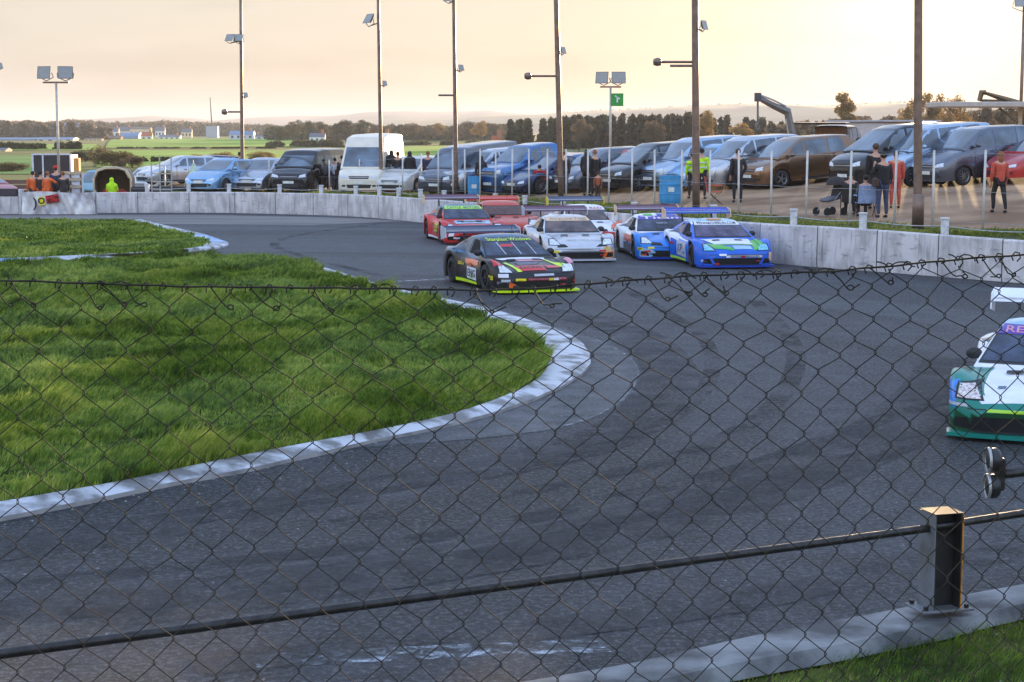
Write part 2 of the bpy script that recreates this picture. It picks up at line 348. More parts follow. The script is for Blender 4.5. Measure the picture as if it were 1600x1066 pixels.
# kerb round the tip of the far island
fk_o = [G(a, b, 0.0) for a, b in ((222, 346), (250, 353), (285, 361), (320, 369), (345, 377), (357, 382.5), (345, 388), (300, 393.5), (220, 398.5), (95, 404.5), (0, 409), (-200, 417))]
fk_i = [G(a, b, 0.09) for a, b in ((205, 345), (238, 353), (270, 361), (298, 368.5), (318, 376), (322, 381.5), (312, 386), (280, 390.5), (210, 395.5), (95, 401), (0, 405), (-200, 412))]
kerb('kerb', resample(spline(fk_o, 5), 70), resample(spline(fk_i, 5), 70), [m_kerb, m_kblue, m_conc], lambda t, k: (1 if (0.36 < t < 0.53) or t > 0.84 else 0))
# near kerb under the crash rail
near_kerb_in = [(1000, 1062), (1200, 1020), (1269, 1009), (1344, 995), (1420, 979), (1480, 968), (1526, 955), (1600, 938)]
NKI = [G(a, b, 0.12) for a, b in near_kerb_in]
e0 = (NKI[0] - NKI[1]).normalized(); e1 = (NKI[-1] - NKI[-2]).normalized()
NKI = [NKI[0] + e0 * 33 + Vector((0, .6, 0)), NKI[0] + e0 * 8] + NKI + [NKI[-1] + e1 * 5 + Vector((.5, .5, 0)), NKI[-1] + e1 * 16 + Vector((2, 8, 0))]
kerb('kerb', resample(NKO, 160), resample(NKI, 160), [mat('near_kerb_concrete', srgb(84, 84, 84), rough=0.8, var=0.3, scale=1.7, col2=srgb(136, 136, 136), lo=.4, hi=.6, bump=0.4, bscale=24, detail=9), m_kblue, m_conc], lambda t, k: 2 if k < 1 else 0, 0.075)
# old asphalt apron between kerb and thin painted line
AP = [(560, 700), (640, 694), (720, 688), (800, 680), (860, 671), (915, 657), (960, 635), (988, 608), (998, 583), (985, 560), (945, 537), (905, 523), (870, 512)]
apo = spline([G(a, b, 0) for a, b in AP], 6)
api = [KO[i] for i in range(len(KO)) if G(560, 701).x - 0.2 < KO[i].x]
api = [p for p in api if proj((p.x, p.y, 0))[1] > 505]
poly_sheet('asphalt_apron', [(p.x, p.y) for p in apo] + [(p.x, p.y) for p in reversed(api)], 0.004, m_asph2)
def strip(name, pts, wid, z, m):
    n = len(pts); vs = []
    for i, p in enumerate(pts):
        d = pts[min(i + 1, n - 1)] - pts[max(i - 1, 0)]; d.normalize(); q = Vector((-d.y, d.x, 0)); k = wid if not callable(wid) else wid(i / n)
        vs += [(p.x + q.x * k / 2, p.y + q.y * k / 2, z), (p.x - q.x * k / 2, p.y - q.y * k / 2, z)]
    return tag(mobj(name, vs, [(2 * i, 2 * i + 1, 2 * i + 3, 2 * i + 2) for i in range(n - 1)], m), kind='structure')
m_worn = bpy.data.materials.new('worn_white_line'); m_worn.use_nodes = True
def worn(m, col, thr):
    t = m.node_tree; b = t.nodes['Principled BSDF']; n = t.nodes.new('ShaderNodeTexNoise'); n.inputs['Scale'].default_value = 5; n.inputs['Detail'].default_value = 9; n.inputs['Roughness'].default_value = .75
    c = t.nodes.new('ShaderNodeTexCoord'); t.links.new(c.outputs['Object'], n.inputs['Vector'])
    r = t.nodes.new('ShaderNodeValToRGB'); r.color_ramp.elements[0].position = thr; r.color_ramp.elements[1].position = thr + .2; t.links.new(n.outputs['Fac'], r.inputs[0]); t.links.new(r.outputs[0], b.inputs['Alpha'])
    b.inputs['Base Color'].default_value = col + (1,); b.inputs['Roughness'].default_value = .7
worn(m_worn, (0.34, 0.35, 0.37), 0.46)
strip('painted_line_or_sunstreak', apo[20:], 0.05, 0.008, m_worn)
m_worn2 = bpy.data.materials.new('worn_white_paint'); m_worn2.use_nodes = True; worn(m_worn2, (0.55, 0.59, 0.65), 0.49)
strip('painted_line_or_sunstreak', resample([G(400, 1034), G(560, 1026), G(760, 1016), G(950, 1010)], 30), 0.30, 0.006, m_worn2)
m_sun_streak = bpy.data.materials.new('faint_sun_streak'); m_sun_streak.use_nodes = True; worn(m_sun_streak, (0.5, 0.5, 0.5), 0.38)
strip('painted_line_or_sunstreak', resample([G(622, 440), G(690, 436.5), G(720, 435)], 10), 0.16, 0.006, m_sun_streak)  # streak of sunlight across the track, painted as a pale strip

poly_sheet('pale_strip', [tuple(G(a, b)[:2]) for a, b in ((-260, 341), (0, 341.5), (230, 350), (480, 352), (640, 346), (560, 341.5), (450, 338.5), (320, 336), (150, 336.5), (-260, 337))], .0045, mat('warm_grey_strip', (.17, .15, .14), rough=.8, var=.25, scale=.6, col2=(.24, .21, .19), bump=.4, detail=8, stretch=(.3, 2, 1)))  # paler, warmer grey strip of ground along the far wall
m_rub = bpy.data.materials.new('rubber_mark'); m_rub.use_nodes = True; worn(m_rub, (0.012, 0.012, 0.014), 0.46); m_rub.node_tree.nodes['Noise Texture'].inputs['Scale'].default_value = 1.1
m_patch = asphalt_mat('pale_worn_patch', (0.075, 0.08, 0.09), (0.04, 0.043, 0.05), (0.34, 0.35, 0.37))
_t = m_patch.node_tree; _n = _t.nodes.new('ShaderNodeTexNoise'); _n.inputs['Scale'].default_value = .7; _n.inputs['Detail'].default_value = 9; _n.inputs['Roughness'].default_value = .7; _c = _t.nodes.new('ShaderNodeTexCoord'); _t.links.new(_c.outputs['Object'], _n.inputs['Vector'])
_r = _t.nodes.new('ShaderNodeValToRGB'); _r.color_ramp.elements[0].position = .42; _r.color_ramp.elements[1].position = .68; _t.links.new(_n.outputs['Fac'], _r.inputs[0]); _t.links.new(_r.outputs[0], _t.nodes['Principled BSDF'].inputs['Alpha'])
for i, (pl, w_, m_) in enumerate([([(1600, 640), (1400, 700), (1250, 745), (1050, 800), (800, 860), (500, 905), (100, 955)], .5, m_rub), ([(1560, 600), (1380, 655), (1200, 720), (980, 775), (700, 835), (350, 880), (0, 915)], .35, m_rub), ([(1180, 470), (1240, 540), (1220, 620), (1120, 690), (960, 740), (700, 790), (400, 835)], .3, m_rub), ([(980, 455), (1090, 520), (1110, 590), (1040, 660), (900, 710), (640, 760), (300, 815)], .25, m_rub),
        ([(1500, 560), (1440, 640), (1300, 720), (1100, 790), (850, 850), (550, 900), (100, 960), (-300, 1000)], 1.1, m_patch), ([(760, 470), (960, 510), (1040, 570), (1020, 640), (900, 700), (600, 760), (200, 830), (-100, 870)], .9, m_patch), ([(640, 345), (500, 362), (430, 380), (470, 400), (600, 432)], .3, m_rub), ([(1600, 860), (1400, 890), (1100, 950), (700, 1000), (300, 1040)], .5, m_patch)]):
    strip('tyre_mark' if m_ is m_rub else 'worn_track_band', spline([G(a, b, 0) for a, b in pl], 8), w_, .0052 + .0006 * i, m_)
gv = []; gf = []; gr_ = random.Random(3)
for i in range(1500):
    t = gr_.random(); k = KO[int(t * 120) + 5]; side = gr_.random() ** 3 * 2.2; q = Vector((k.x + side * .8, k.y - side * .8, 0)) if i % 3 else Vector((gr_.uniform(-4, 9), gr_.uniform(10.5, 30), 0)); r0 = gr_.uniform(.006, .016); n0 = len(gv)
    for a in range(4): gv.append((q.x + r0 * math.cos(a * 1.57 + i), q.y + r0 * math.sin(a * 1.57 + i), .002))
    gv.append((q.x, q.y, r0 * .9)); gf += [(n0, n0 + 1, n0 + 4), (n0 + 1, n0 + 2, n0 + 4), (n0 + 2, n0 + 3, n0 + 4), (n0 + 3, n0, n0 + 4)]
tag(mobj('gravel', gv, gf, mat('loose_stones', (.25, .24, .23), var=.4, scale=30)), kind='stuff')

# ================================================================ grass
def scatter(poly_pts, n, hole=None):
    P = np.array([[p.x, p.y] for p in poly_pts]); lo = P.min(0); hi = P.max(0); out = []
    lo[0] = max(lo[0], -22)
    while sum(len(o) for o in out) < n:
        q = lo + rng.random((n * 2, 2)) * (hi - lo); ins = np.zeros(len(q), bool)
        j = len(P) - 1
        for i in range(len(P)):
            c = ((P[i, 1] > q[:, 1]) != (P[j, 1] > q[:, 1])) & (q[:, 0] < (P[j, 0] - P[i, 0]) * (q[:, 1] - P[i, 1]) / (P[j, 1] - P[i, 1] + 1e-12) + P[i, 0])
            ins ^= c; j = i
        d = np.hypot(q[:, 0], q[:, 1]); keep = ins & (rng.random(len(q)) < (18 / np.maximum(d, 14)) ** 1.0)
        keep &= np.abs(q[:, 0]) < 0.31 * q[:, 1] + 1.0
        out.append(q[keep])
    return np.concatenate(out)[:n]
def vnoise(x, y, s, seed=0):
    r = np.random.default_rng(seed); v = np.zeros_like(x)
    for k in range(5):
        a = r.random() * 6.28; f = s * (0.6 + r.random() * 1.2); v += np.sin((x * math.cos(a) + y * math.sin(a)) * f + r.random() * 6 + 1.3 * np.sin((x * math.sin(a) - y * math.cos(a)) * f * .7))
    return v / 5
def grass_mat(name, a, b, c):
    m = bpy.data.materials.new(name); m.use_nodes = True; t = m.node_tree; L = t.links; P = t.nodes['Principled BSDF']; N = t.nodes.new
    tc = N('ShaderNodeTexCoord'); n1 = N('ShaderNodeTexNoise'); n1.inputs['Scale'].default_value = 0.55; n1.inputs['Detail'].default_value = 6; L.new(tc.outputs['Object'], n1.inputs['Vector'])
    n2 = N('ShaderNodeTexNoise'); n2.inputs['Scale'].default_value = 9; n2.inputs['Detail'].default_value = 4; L.new(tc.outputs['Object'], n2.inputs['Vector'])
    mixf = N('ShaderNodeMath'); mixf.operation = 'MULTIPLY_ADD'; mixf.inputs[1].default_value = .6; L.new(n2.outputs['Fac'], mixf.inputs[0]); 
    h = N('ShaderNodeMath'); h.operation = 'MULTIPLY'; h.inputs[1].default_value = .55; L.new(n1.outputs['Fac'], h.inputs[0]); L.new(h.outputs[0], mixf.inputs[2])
    r = N('ShaderNodeValToRGB'); L.new(mixf.outputs[0], r.inputs[0]); r.color_ramp.elements[0].position = .46; r.color_ramp.elements[0].color = a + (1,)
    e = r.color_ramp.elements.new(.58); e.color = b + (1,); r.color_ramp.elements[-1].position = .70; r.color_ramp.elements[-1].color = c + (1,)
    L.new(r.outputs[0], P.inputs['Base Color']); P.inputs['Roughness'].default_value = .55; P.inputs['Specular IOR Level'].default_value = .3
    tr = N('ShaderNodeBsdfTranslucent'); L.new(r.outputs[0], tr.inputs[0]); ms = N('ShaderNodeMixShader'); ms.inputs[0].default_value = .35
    L.new(P.outputs[0], ms.inputs[1]); L.new(tr.outputs[0], ms.inputs[2]); L.new(ms.outputs[0], t.nodes['Material Output'].inputs[0]); return m
def blades(name, Q, z, hmin, hmax, wid, m, seed=1, zf=None):
    n = len(Q); x, y = Q[:, 0], Q[:, 1]; cl = np.clip(0.5 + 1.1 * vnoise(x, y, 1.7, seed) + .9 * vnoise(x, y, 4.5, seed + 1), 0.0, 1.9)
    h = (hmin + (hmax - hmin) * cl) * (0.6 + 0.8 * rng.random(n)); a = rng.random(n) * 6.283; la = vnoise(x, y, 0.8, seed + 3) * 3 + rng.normal(0, .7, n)
    sc = np.clip(np.hypot(x, y) / 18, .8, 2.6); ww = wid * sc * (0.6 + .8 * rng.random(n)); lean = h * (0.35 + .7 * rng.random(n))
    dx, dy = np.cos(a) * ww / 2, np.sin(a) * ww / 2; lx, ly = np.cos(la) * lean, np.sin(la) * lean
    z0 = np.full(n, z) if zf is None else zf(x, y)
    V = np.empty((n, 5, 3)); V[:, 0] = np.stack([x - dx, y - dy, z0 - .01], 1); V[:, 1] = np.stack([x + dx, y + dy, z0 - .01], 1)
    V[:, 2] = np.stack([x + dx * .8 + lx * .35, y + dy * .8 + ly * .35, z0 + h * .6], 1); V[:, 3] = np.stack([x - dx * .8 + lx * .35, y - dy * .8 + ly * .35, z0 + h * .6], 1)
    V[:, 4] = np.stack([x + lx, y + ly, z0 + h], 1)
    b = np.arange(n)[:, None] * 5; F1 = b + np.array([0, 1, 2]); F2 = b + np.array([0, 2, 3]); F3 = b + np.array([3, 2, 4])
    return tag(npmesh(name, V.reshape(-1, 3), np.concatenate([F1, F2, F3]), m), kind='stuff')
m_grass = grass_mat('grass_blades', (0.040, 0.080, 0.010), (0.17, 0.27, 0.026), (0.42, 0.45, 0.08))
m_grassy = grass_mat('grass_dry', (0.12, 0.15, 0.02), (0.26, 0.28, 0.04), (0.42, 0.38, 0.10))
isl1s = [Vector((p.x, p.y, 0)) for p in isl1]
blades('grass', scatter(isl1s, 260000), .09, .03, .17, .012, m_grass, 1)
blades('grass', scatter(isl2, 26000), .09, .03, .10, .022, m_grass, 5)
vp = [Vector((p.x, p.y, 0)) for p in resample(NKI, 60) if p.x > -2]; vp += [Vector((vp[-1].x + 1, 7.5, 0)), Vector((-2, 7.5, 0))]
blades('grass', scatter(vp, 42000), .0, .03, .08, .006, m_grass, 9, zf=lambda x, y: ground_z(x, y) + 0.0)
# verge on the bank behind the wall
vw = []
for i in range(26000):
    k = rng.integers(8, len(WA) - 30); a, b = WA[k], WA[k + 1]; d = (b - a) / np.linalg.norm(b - a); o = rng.random() * 3.1 + .25; p = a + (b - a) * rng.random() + np.array([-d[1], d[0]]) * o; vw.append(p)
blades('grass', np.array(vw), 0, .04, .12, .02, m_grassy, 12, zf=lambda x, y: ground_z(x, y) - .01)

# ================================================================ outer concrete wall
m_wall = mat('whitewashed_concrete', srgb(196, 189, 186), rough=0.8, var=0.12, scale=2.6, col2=srgb(224, 216, 212), lo=.36, hi=.6, bump=0.5, bscale=16, detail=10, stretch=(1, 1, .5))
def scuff_mat():
    m = MATS['whitewashed_concrete']; t = m.node_tree; L = t.links; P = t.nodes['Principled BSDF']; N = t.nodes.new
    old = P.inputs['Base Color'].links[0].from_socket; c = N('ShaderNodeTexCoord'); mp = N('ShaderNodeMapping'); mp.inputs['Scale'].default_value = (1.6, 1.6, 7); L.new(c.outputs['Object'], mp.inputs[0])
    n = N('ShaderNodeTexNoise'); n.inputs['Scale'].default_value = 1.6; n.inputs['Detail'].default_value = 9; n.inputs['Roughness'].default_value = .7; L.new(mp.outputs[0], n.inputs[0])
    r = N('ShaderNodeValToRGB'); r.color_ramp.elements[0].position = .57; r.color_ramp.elements[1].position = .66; L.new(n.outputs['Fac'], r.inputs[0])
    mp2 = N('ShaderNodeMapping'); mp2.inputs['Scale'].default_value = (5, 5, .5); L.new(c.outputs['Object'], mp2.inputs[0])
    n2 = N('ShaderNodeTexNoise'); n2.inputs['Scale'].default_value = 2; n2.inputs['Detail'].default_value = 6; L.new(mp2.outputs[0], n2.inputs[0])
    r2 = N('ShaderNodeValToRGB'); r2.color_ramp.elements[0].position = .55; r2.color_ramp.elements[1].position = .75; L.new(n2.outputs['Fac'], r2.inputs[0])
    a = N('ShaderNodeMath'); a.operation = 'MAXIMUM'; L.new(r.outputs[0], a.inputs[0]); L.new(r2.outputs[0], a.inputs[1])
    b = N('ShaderNodeMath'); b.operation = 'MULTIPLY'; b.inputs[1].default_value = .55; L.new(a.outputs[0], b.inputs[0])
    mx = N('ShaderNodeMix'); mx.data_type = 'RGBA'; L.new(b.outputs[0], mx.inputs[0]); L.new(old, mx.inputs[6]); mx.inputs[7].default_value = srgb(92, 88, 88) + (1,)
    L.new(mx.outputs[2], P.inputs['Base Color'])
scuff_mat()
def wall_h(x): return float(np.interp(x, [-60, -18, 2, 8, 12, 20], [.88, .88, .93, 1.06, .98, .98]))
def wall_run(name, i0, i1, label, thick=0.24):
    vs = []; fs = []; pts = []; jn = set()
    for q_ in range(i0, i1):
        if (q_ - i0) % 3 == 2 and q_ < i1 - 1: dd = (WALL[q_ + 1] - WALL[q_]).normalized(); jn.add(len(pts)); pts += [WALL[q_], WALL[q_] + dd * .03]
        else: pts.append(WALL[q_])
    for k, p in enumerate(pts):
        a = pts[max(k - 1, 0)]; b = pts[min(k + 1, len(pts) - 1)]; d = (b - a).normalized(); n = Vector((-d.y, d.x, 0)); h = wall_h(p.x)
        for o, z in ((0.03, -.05), (0, .12), (0.01, h - .03), (.03, h), (thick - .03, h), (thick, h - .04), (thick, -.05)): q = p + n * o; vs.append((q.x, q.y, z))
    m = len(pts)
    for k in range(m - 1):
        for j in range(6): fs.append((k * 7 + j, (k + 1) * 7 + j, (k + 1) * 7 + j + 1, k * 7 + j + 1))
    fs += [tuple(range(7)), tuple(reversed(range((m - 1) * 7, m * 7)))]
    fm_ = [1 if k in jn else 0 for k in range(m - 1) for j in range(6)] + [0, 0]
    o = mobj(name, vs, fs, [m_wall, mat('wall_joint', srgb(70, 66, 64), rough=.9)], smooth=True, fmat=fm_, angle=30); return tag(o, label, 'wall')
iw = min(range(len(WALL)), key=lambda i: (WALL[i] - Vector((G(150, 333).x, G(150, 333).y, 0))).length)
wall_run('perimeter_wall', iw, len(WALL), 'scuffed whitewashed concrete wall curving round the outside of the bend')
# low stout white posts on the wall with a cable
def galv(): return mat('galvanised', srgb(176, 176, 172), rough=0.45, metal=0.55, var=.15, scale=8)
m_galv = galv(); m_fpost = mat('pale_fence_post', srgb(206, 200, 190), rough=.5, metal=.1, var=.1); m_wpost = mat('white_concrete_post', srgb(205, 203, 200), rough=.7, var=.12, scale=9, bump=.3)
bar = empty('cable_barrier', 'low white concrete posts joined by a cable on top of the curved wall', 'barrier', (0, 0, 0))
pp = []
for px in (230, 295, 358, 437, 502, 556, 593, 623, 657, 694, 774, 820, 880, 991, 1115, 1240, 1348, 1476, 1625):
    p = along(px, .34); h = .42 if px > 1000 else .36; z = wall_h(p.x) - .06
    mb = MB(); mb.box((p.x, p.y, z + h / 2), (.17, .17, h), mi=0, bev=.02); mb.box((p.x, p.y, z + h + .02), (.2, .2, .05), bev=.01); mb.build('post', m_wpost, bar)
    pp.append(Vector((p.x, p.y, z + h * .62)))
cb = []
for a, b in zip(pp, pp[1:]):
    for t in np.linspace(0, 1, 9)[:-1]: q = a.lerp(b, t); i = along(proj(q)[0], .34); q2 = Vector((i.x, i.y, q.z - .05 * math.sin(math.pi * t))); cb.append(q2)
MB().tube(cb, .014, 5).build('cable', m_galv, bar, True)
# spectator fence: slim posts with thin wires
fen = empty('spectator_fence', 'slim galvanised fence posts and wires between the verge and the car park', 'fence', (0, 0, 0))
tops = []
for px in (258, 365, 421, 472, 515, 562, 629, 659, 685, 708, 727, 750, 774, 800, 827, 855, 885, 918, 951, 987, 1023, 1065, 1108, 1154, 1205, 1259, 1327, 1397, 1457, 1535, 1640):
    p = along(px, 2.5); h = float(np.interp(px, [250, 600, 700, 1200, 1535], [1.3, 1.45, 1.85, 1.95, 2.05]))
    mb = MB(); lean = .02 * math.sin(px); mb.tube([(p.x, p.y, p.z - .1), (p.x + lean, p.y, p.z + h)], .032, 7); mb.ball((p.x + lean, p.y, p.z + h), .036, 6)
    mb.build('post', m_fpost, fen, True); tops.append((p, h))
mb = MB()
for f in (.12, .5, .97):
    for (p, h), (q, k) in zip(tops, tops[1:]): mb.tube([(p.x, p.y + .03, p.z + h * f), ((p.x + q.x) / 2, (p.y + q.y) / 2 + .03, (p.z + q.z) / 2 + (h + k) / 2 * f - .02), (q.x, q.y + .03, q.z + k * f)], .005, 4)
mb.build('wire', m_galv, fen)

# ================================================================ lighting poles
m_pole = mat('weathered_pole', srgb(128, 106, 92), rough=.38, metal=.5, var=.2, scale=5); m_lamp = mat('floodlight_housing', srgb(96, 92, 88), rough=.5, metal=.4)
m_glass_l = mat('floodlight_glass', srgb(150, 150, 145), rough=.12, var=.05)
def flood(parent, c, s, yaw, tilt, name='floodlight'):
    Mx = (Matrix.Rotation(yaw, 3, 'Z') @ Matrix.Rotation(tilt, 3, 'X'))
    mb = MB(); vs = []
    for y, k in ((0, .55), (.18, .9), (.24, 1)):
        for a, b in ((-1, -1), (1, -1), (1, 1), (-1, 1)): vs.append(Vector(c) + Mx @ Vector((a * .5 * k * s, -y * s, b * .42 * k * s)))
    fs = [(3, 2, 1, 0)] + [(4 * j + i, 4 * j + (i + 1) % 4, 4 * j + 4 + (i + 1) % 4, 4 * j + 4 + i) for j in range(2) for i in range(4)] + [(8, 9, 10, 11)]
    mb.add(vs, fs); 
    for q in (-1, 1): mb.tube([Vector(c) + Mx @ Vector((q * .52 * s, -.1 * s, 0)), Vector(c) + Mx @ Vector((q * .52 * s, .14 * s, -.25 * s)), Vector(c) + Mx @ Vector((0, .14 * s, -.5 * s))], .02 * s + .008, 5)
    o = mb.build(name, m_lamp, parent)
    v = [Vector(c) + Mx @ Vector((a * .46 * s, -.245 * s, b * .38 * s)) for a, b in ((-1, -1), (1, -1), (1, 1), (-1, 1))]
    mobj('lamp_glass', v, [(0, 1, 2, 3)], m_glass_l, o)
def pole(px0, px1, base_y, base, r0, r1, ztop, label, lamps=(), arms=(), collar=False):
    """px0 at picture top, px1 at base"""
    e = empty('lighting_pole', label, 'lighting pole', base, 0, 'tall lighting poles along the verge')
    Y = base.y; top = S(px0, 0, Y) - base; s = 1.0
    k = ztop / max(top.z, .1); T = Vector((top.x * k, 0, ztop)); at = lambda z: Vector((T.x * z / ztop, 0, z))
    mb = MB(); mb.tube([(0, 0, -.3), at(1.0), at(ztop * .5), T], [r0, r0, (r0 + r1) / 2, r1], 10)
    mb.build('pole_shaft', m_pole, e, True)
    if collar: MB().lathe([(r0 * 1.0, 0), (r0 * 1.35, .0), (r0 * 1.35, .9), (r0 * 1.0, .93)], 12).build('pole_sleeve', m_pole, e, True)
    for (x, y, size, yaw, tilt) in lamps:
        q = S(x, y, Y) - base; a = at(q.z - .2 * size); flood(e, (q.x, -.1, q.z), size, yaw, tilt); MB().tube([a, (q.x, -.05, q.z - .4 * size)], .03, 6).build('bracket', m_pole, e)
    for (x, y, ball) in arms:
        q = S(x, y, Y) - base; a = at(q.z); mb = MB().tube([a, (q.x, 0, q.z)], .045 if r0 > .08 else .04, 6)
        if ball: mb.lathe([(0, -.14), (.10, -.12), (.14, 0), (.11, .12), (0, .14)], 10, 'X', (q.x, 0, q.z))
        mb.build('arm', m_pole, e)
    return e
def pb(px, off=2.9):
    p = along(px, off); return p
pole(376, 379, 300, pb(379), .085, .055, 13, 'tall dark pole between the blue hatchback and the silver hatchback', [(361, 61, .42, -.5, -.5), (374, 61, .42, -.2, -.5), (383, 149, .25, .9, -.3)], [(351, 175, True)])
pole(591, 596, 300, pb(596), .085, .055, 14, 'tall pole standing in front of the high roofed white van', [(579, 32, .55, -.9, -.55), (600, 131, .26, .9, -.3)])
pole(709, 713, 306, pb(713), .085, .06, 14, 'tall pole in front of the dark campervan with a short arm to one side', [(702, -2, .4, -.6, -.4), (719, 107, .3, .9, -.3)], [(685, 149, False)])
pole(869, 878, 311, pb(877), .105, .075, 14, 'tall pole in front of the blue pickup with one lamp and a ball ended arm', [(878, 80, .3, 1.0, -.3)], [(825, 119, True)])
pole(1086, 1089, 320, pb(1088), .12, .09, 14, 'thick pole beside the hi-vis marshal carrying two side arms', [(1097, 41, .36, 1.0, -.3)], [(1047, 103, False), (1027, 97, True)])
pole(1435, 1434, 355, pb(1434, 2.4), .115, .095, 13, 'thickest pole with a sleeved foot in front of the big parked people carriers', [], [], True)
def twin(base, ztop, label, xs, name='floodlight_mast', sign=False, hw=.45):
    e = empty(name, label, 'floodlight mast', base); MB().tube([(0, 0, -.2), (0, 0, ztop)], [.07, .05], 8).build('mast', mat('mast_paint', srgb(190, 184, 172), rough=.5, metal=.3), e, True)
    MB().box((0, 0, ztop), (2 * hw + .3, .08, .08)).build('crossbar', m_pole, e)
    for q, yaw in zip((-hw, hw), xs): flood(e, (q, -.05, ztop + .42), .68, yaw, -.15)
    if sign:
        mb = MB().box((.32, -.1, ztop - .62), (.6, .05, .62), bev=.01); mb.build('sign_panel', mat('green_sign', srgb(40, 150, 60), rough=.4), e)
        MB().box((.32, -.13, ztop - .6), (.07, .012, .3)).box((.32, -.13, ztop - .5), (.26, .012, .07), rot=(0, .6, 0)).build('emblem', mat('sign_white', (.75, .8, .75)), e)
    return e
b = on_ground(92, 300, 60, 90); b = Vector((S(93, 300, 80).x, 80, .8)); twin(b, S(92, 129, 80).z - .8, 'short pale mast with two floodlights behind the marshals post', (-.3, .25))
b = Vector((S(953, 300, 85).x, 85, gz(S(953, 300, 85).x, 85))); twin(b, S(953, 136, 85).z - b.z, 'short mast with two floodlights and a small green sign behind the parked cars', (-.5, .1), sign=True, hw=.36)
b = Vector((S(1594, 200, 85).x, 85, gz(S(1594, 200, 85).x, 85))); e = empty('lighting_pole', 'distant slim pole with a lamp head rising behind the flat canopy', 'lighting pole', b, 0, 'tall lighting poles along the verge')
zt = S(1594, 8, 85).z - b.z; MB().tube([(0, 0, -.2), (0, 0, zt)], .085, 8).build('pole_shaft', m_pole, e, True); flood(e, (-.15, 0, zt + .1), .8, 0, -.5)
b = Vector((S(-14, 200, 76).x, 76, .8)); e = empty('lighting_pole', 'pole at the picture edge whose single lamp sticks into view over the fields', 'lighting pole', b, 0, 'tall lighting poles along the verge')
zt = S(0, 104, 76).z - .8; MB().tube([(0, 0, -.2), (0, 0, zt + 3)], .08, 8).build('pole_shaft', m_pole, e, True); flood(e, (.42, 0, zt), .32, .9, -.4); MB().tube([(0, 0, zt - .1), (.4, 0, zt - .1)], .03, 6).build('arm', m_pole, e)

# ================================================================ foreground crash rail
m_steel = mat('dark_steel', (.045, .042, .04), rough=.38, metal=.7, var=.3, scale=14, bump=.2, bscale=60)
m_post = mat('painted_steel_post', srgb(150, 154, 160), rough=.5, metal=.3, var=.3, scale=5, col2=srgb(105, 104, 100), bump=.25, bscale=30)
m_post_shade = mat('dark_post_shade', (.03, .026, .024), rough=.6, metal=.3, var=.4, scale=8)  # shade inside the post's recess put into its colour
pb0 = G(1467, 950, .13); e = empty('crash_rail', 'dark tubular crash rail on a steel post bolted to the near kerb', 'rail', pb0)
s = 2700 / pb0.y; ph = .70
rot = R(16)
def rz(v, a=rot): return Vector((v[0] * math.cos(a) - v[1] * math.sin(a), v[0] * math.sin(a) + v[1] * math.cos(a), v[2]))
mb = MB(); Mz = Matrix.Rotation(rot, 3, 'Z')
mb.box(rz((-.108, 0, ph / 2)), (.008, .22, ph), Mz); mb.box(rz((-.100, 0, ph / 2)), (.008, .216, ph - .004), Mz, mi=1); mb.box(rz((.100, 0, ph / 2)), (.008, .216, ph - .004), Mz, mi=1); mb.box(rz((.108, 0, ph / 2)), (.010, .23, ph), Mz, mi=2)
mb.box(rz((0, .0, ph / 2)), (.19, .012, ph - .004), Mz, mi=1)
mb.build('post', [m_post, m_post_shade, mat('sunlit_rusty_edge', srgb(196, 128, 40), rough=.6, var=.35, scale=12)], e)  # outer flange: rusty paint in orange that stands for its sunlit rim
MB().box(rz((0, 0, ph + .005)), (.225, .225, .006), Mz).build('post_cap', m_post_shade, e)
MB().box(rz((0, 0, .01)), (.40, .28, .018), Mz, bev=.004).build('base_plate', m_post, e)
for a, b2 in ((-.16, -.10), (.16, -.10), (-.16, .10), (.16, .10)): MB().lathe([(0, .045), (.018, .045), (.018, .02)], 6, 'Z', rz((a, b2, 0))).build('anchor_bolt', m_steel, e)
mids = [(-600, 1110), (0, 1022), (350, 973), (700, 928), (1100, 872), (1440, 827)]
def railp(px, py, t): return None
A = G(1440, 827, .62 + .10) - pb0; B = G(0, 1022, .62 + .10) - pb0; C = G(700, 928, .60 + .10) - pb0
pts = [B + (B - C) * .8, B, C, A, A + (A - C).normalized() * .3]
MB().tube(pts, .029, 12).build('tube', m_steel, e, True)
A2 = G(1497, 818, .74) - pb0; B2 = G(1600, 802, .74) - pb0
MB().tube([A2 - (B2 - A2) * .35, A2, B2, B2 + (B2 - A2) * 2.5], .028, 12).build('tube', m_steel, e, True)
# gate bar ending in two round rubber buffers, on its own post just out of the frame
q = S(1558, 741, 12.4); gzb = .08; px0 = Vector((S(1700, 741, 12.4).x, 12.6, gzb)); e = empty('gate_bar', 'short horizontal bar ending in two round buffers beside the green racing car', 'gate bar', px0)
qq = q - px0
MB().tube([(qq.x + .05, qq.y, qq.z), (0, 0, qq.z + .02), (.3, 0.02, qq.z + .02)], .034, 12).build('bar', m_steel, e, True)
MB().tube([(0, 0, 0), (0, 0, 1.25)], .05, 10).build('post', m_post, e, True)
MB().box((qq.x + .02, qq.y, qq.z), (.07, .06, .24), bev=.01).build('bracket', m_steel, e)
for dz in (.105, -.09):
    o = MB().lathe([(0, -.04), (.06, -.04), (.088, -.015), (.09, .02), (.07, .045), (0, .05)], 18, 'X', (qq.x - .03, qq.y, qq.z + dz)).build('buffer', mat('rubber', (.02, .02, .022), rough=.4), e, True)
    MB().lathe([(.088, -.05), (.094, -.05), (.094, -.03), (.088, -.03)], 18, 'X', (qq.x - .03, qq.y, qq.z + dz)).build('rim', m_galv, o, True)

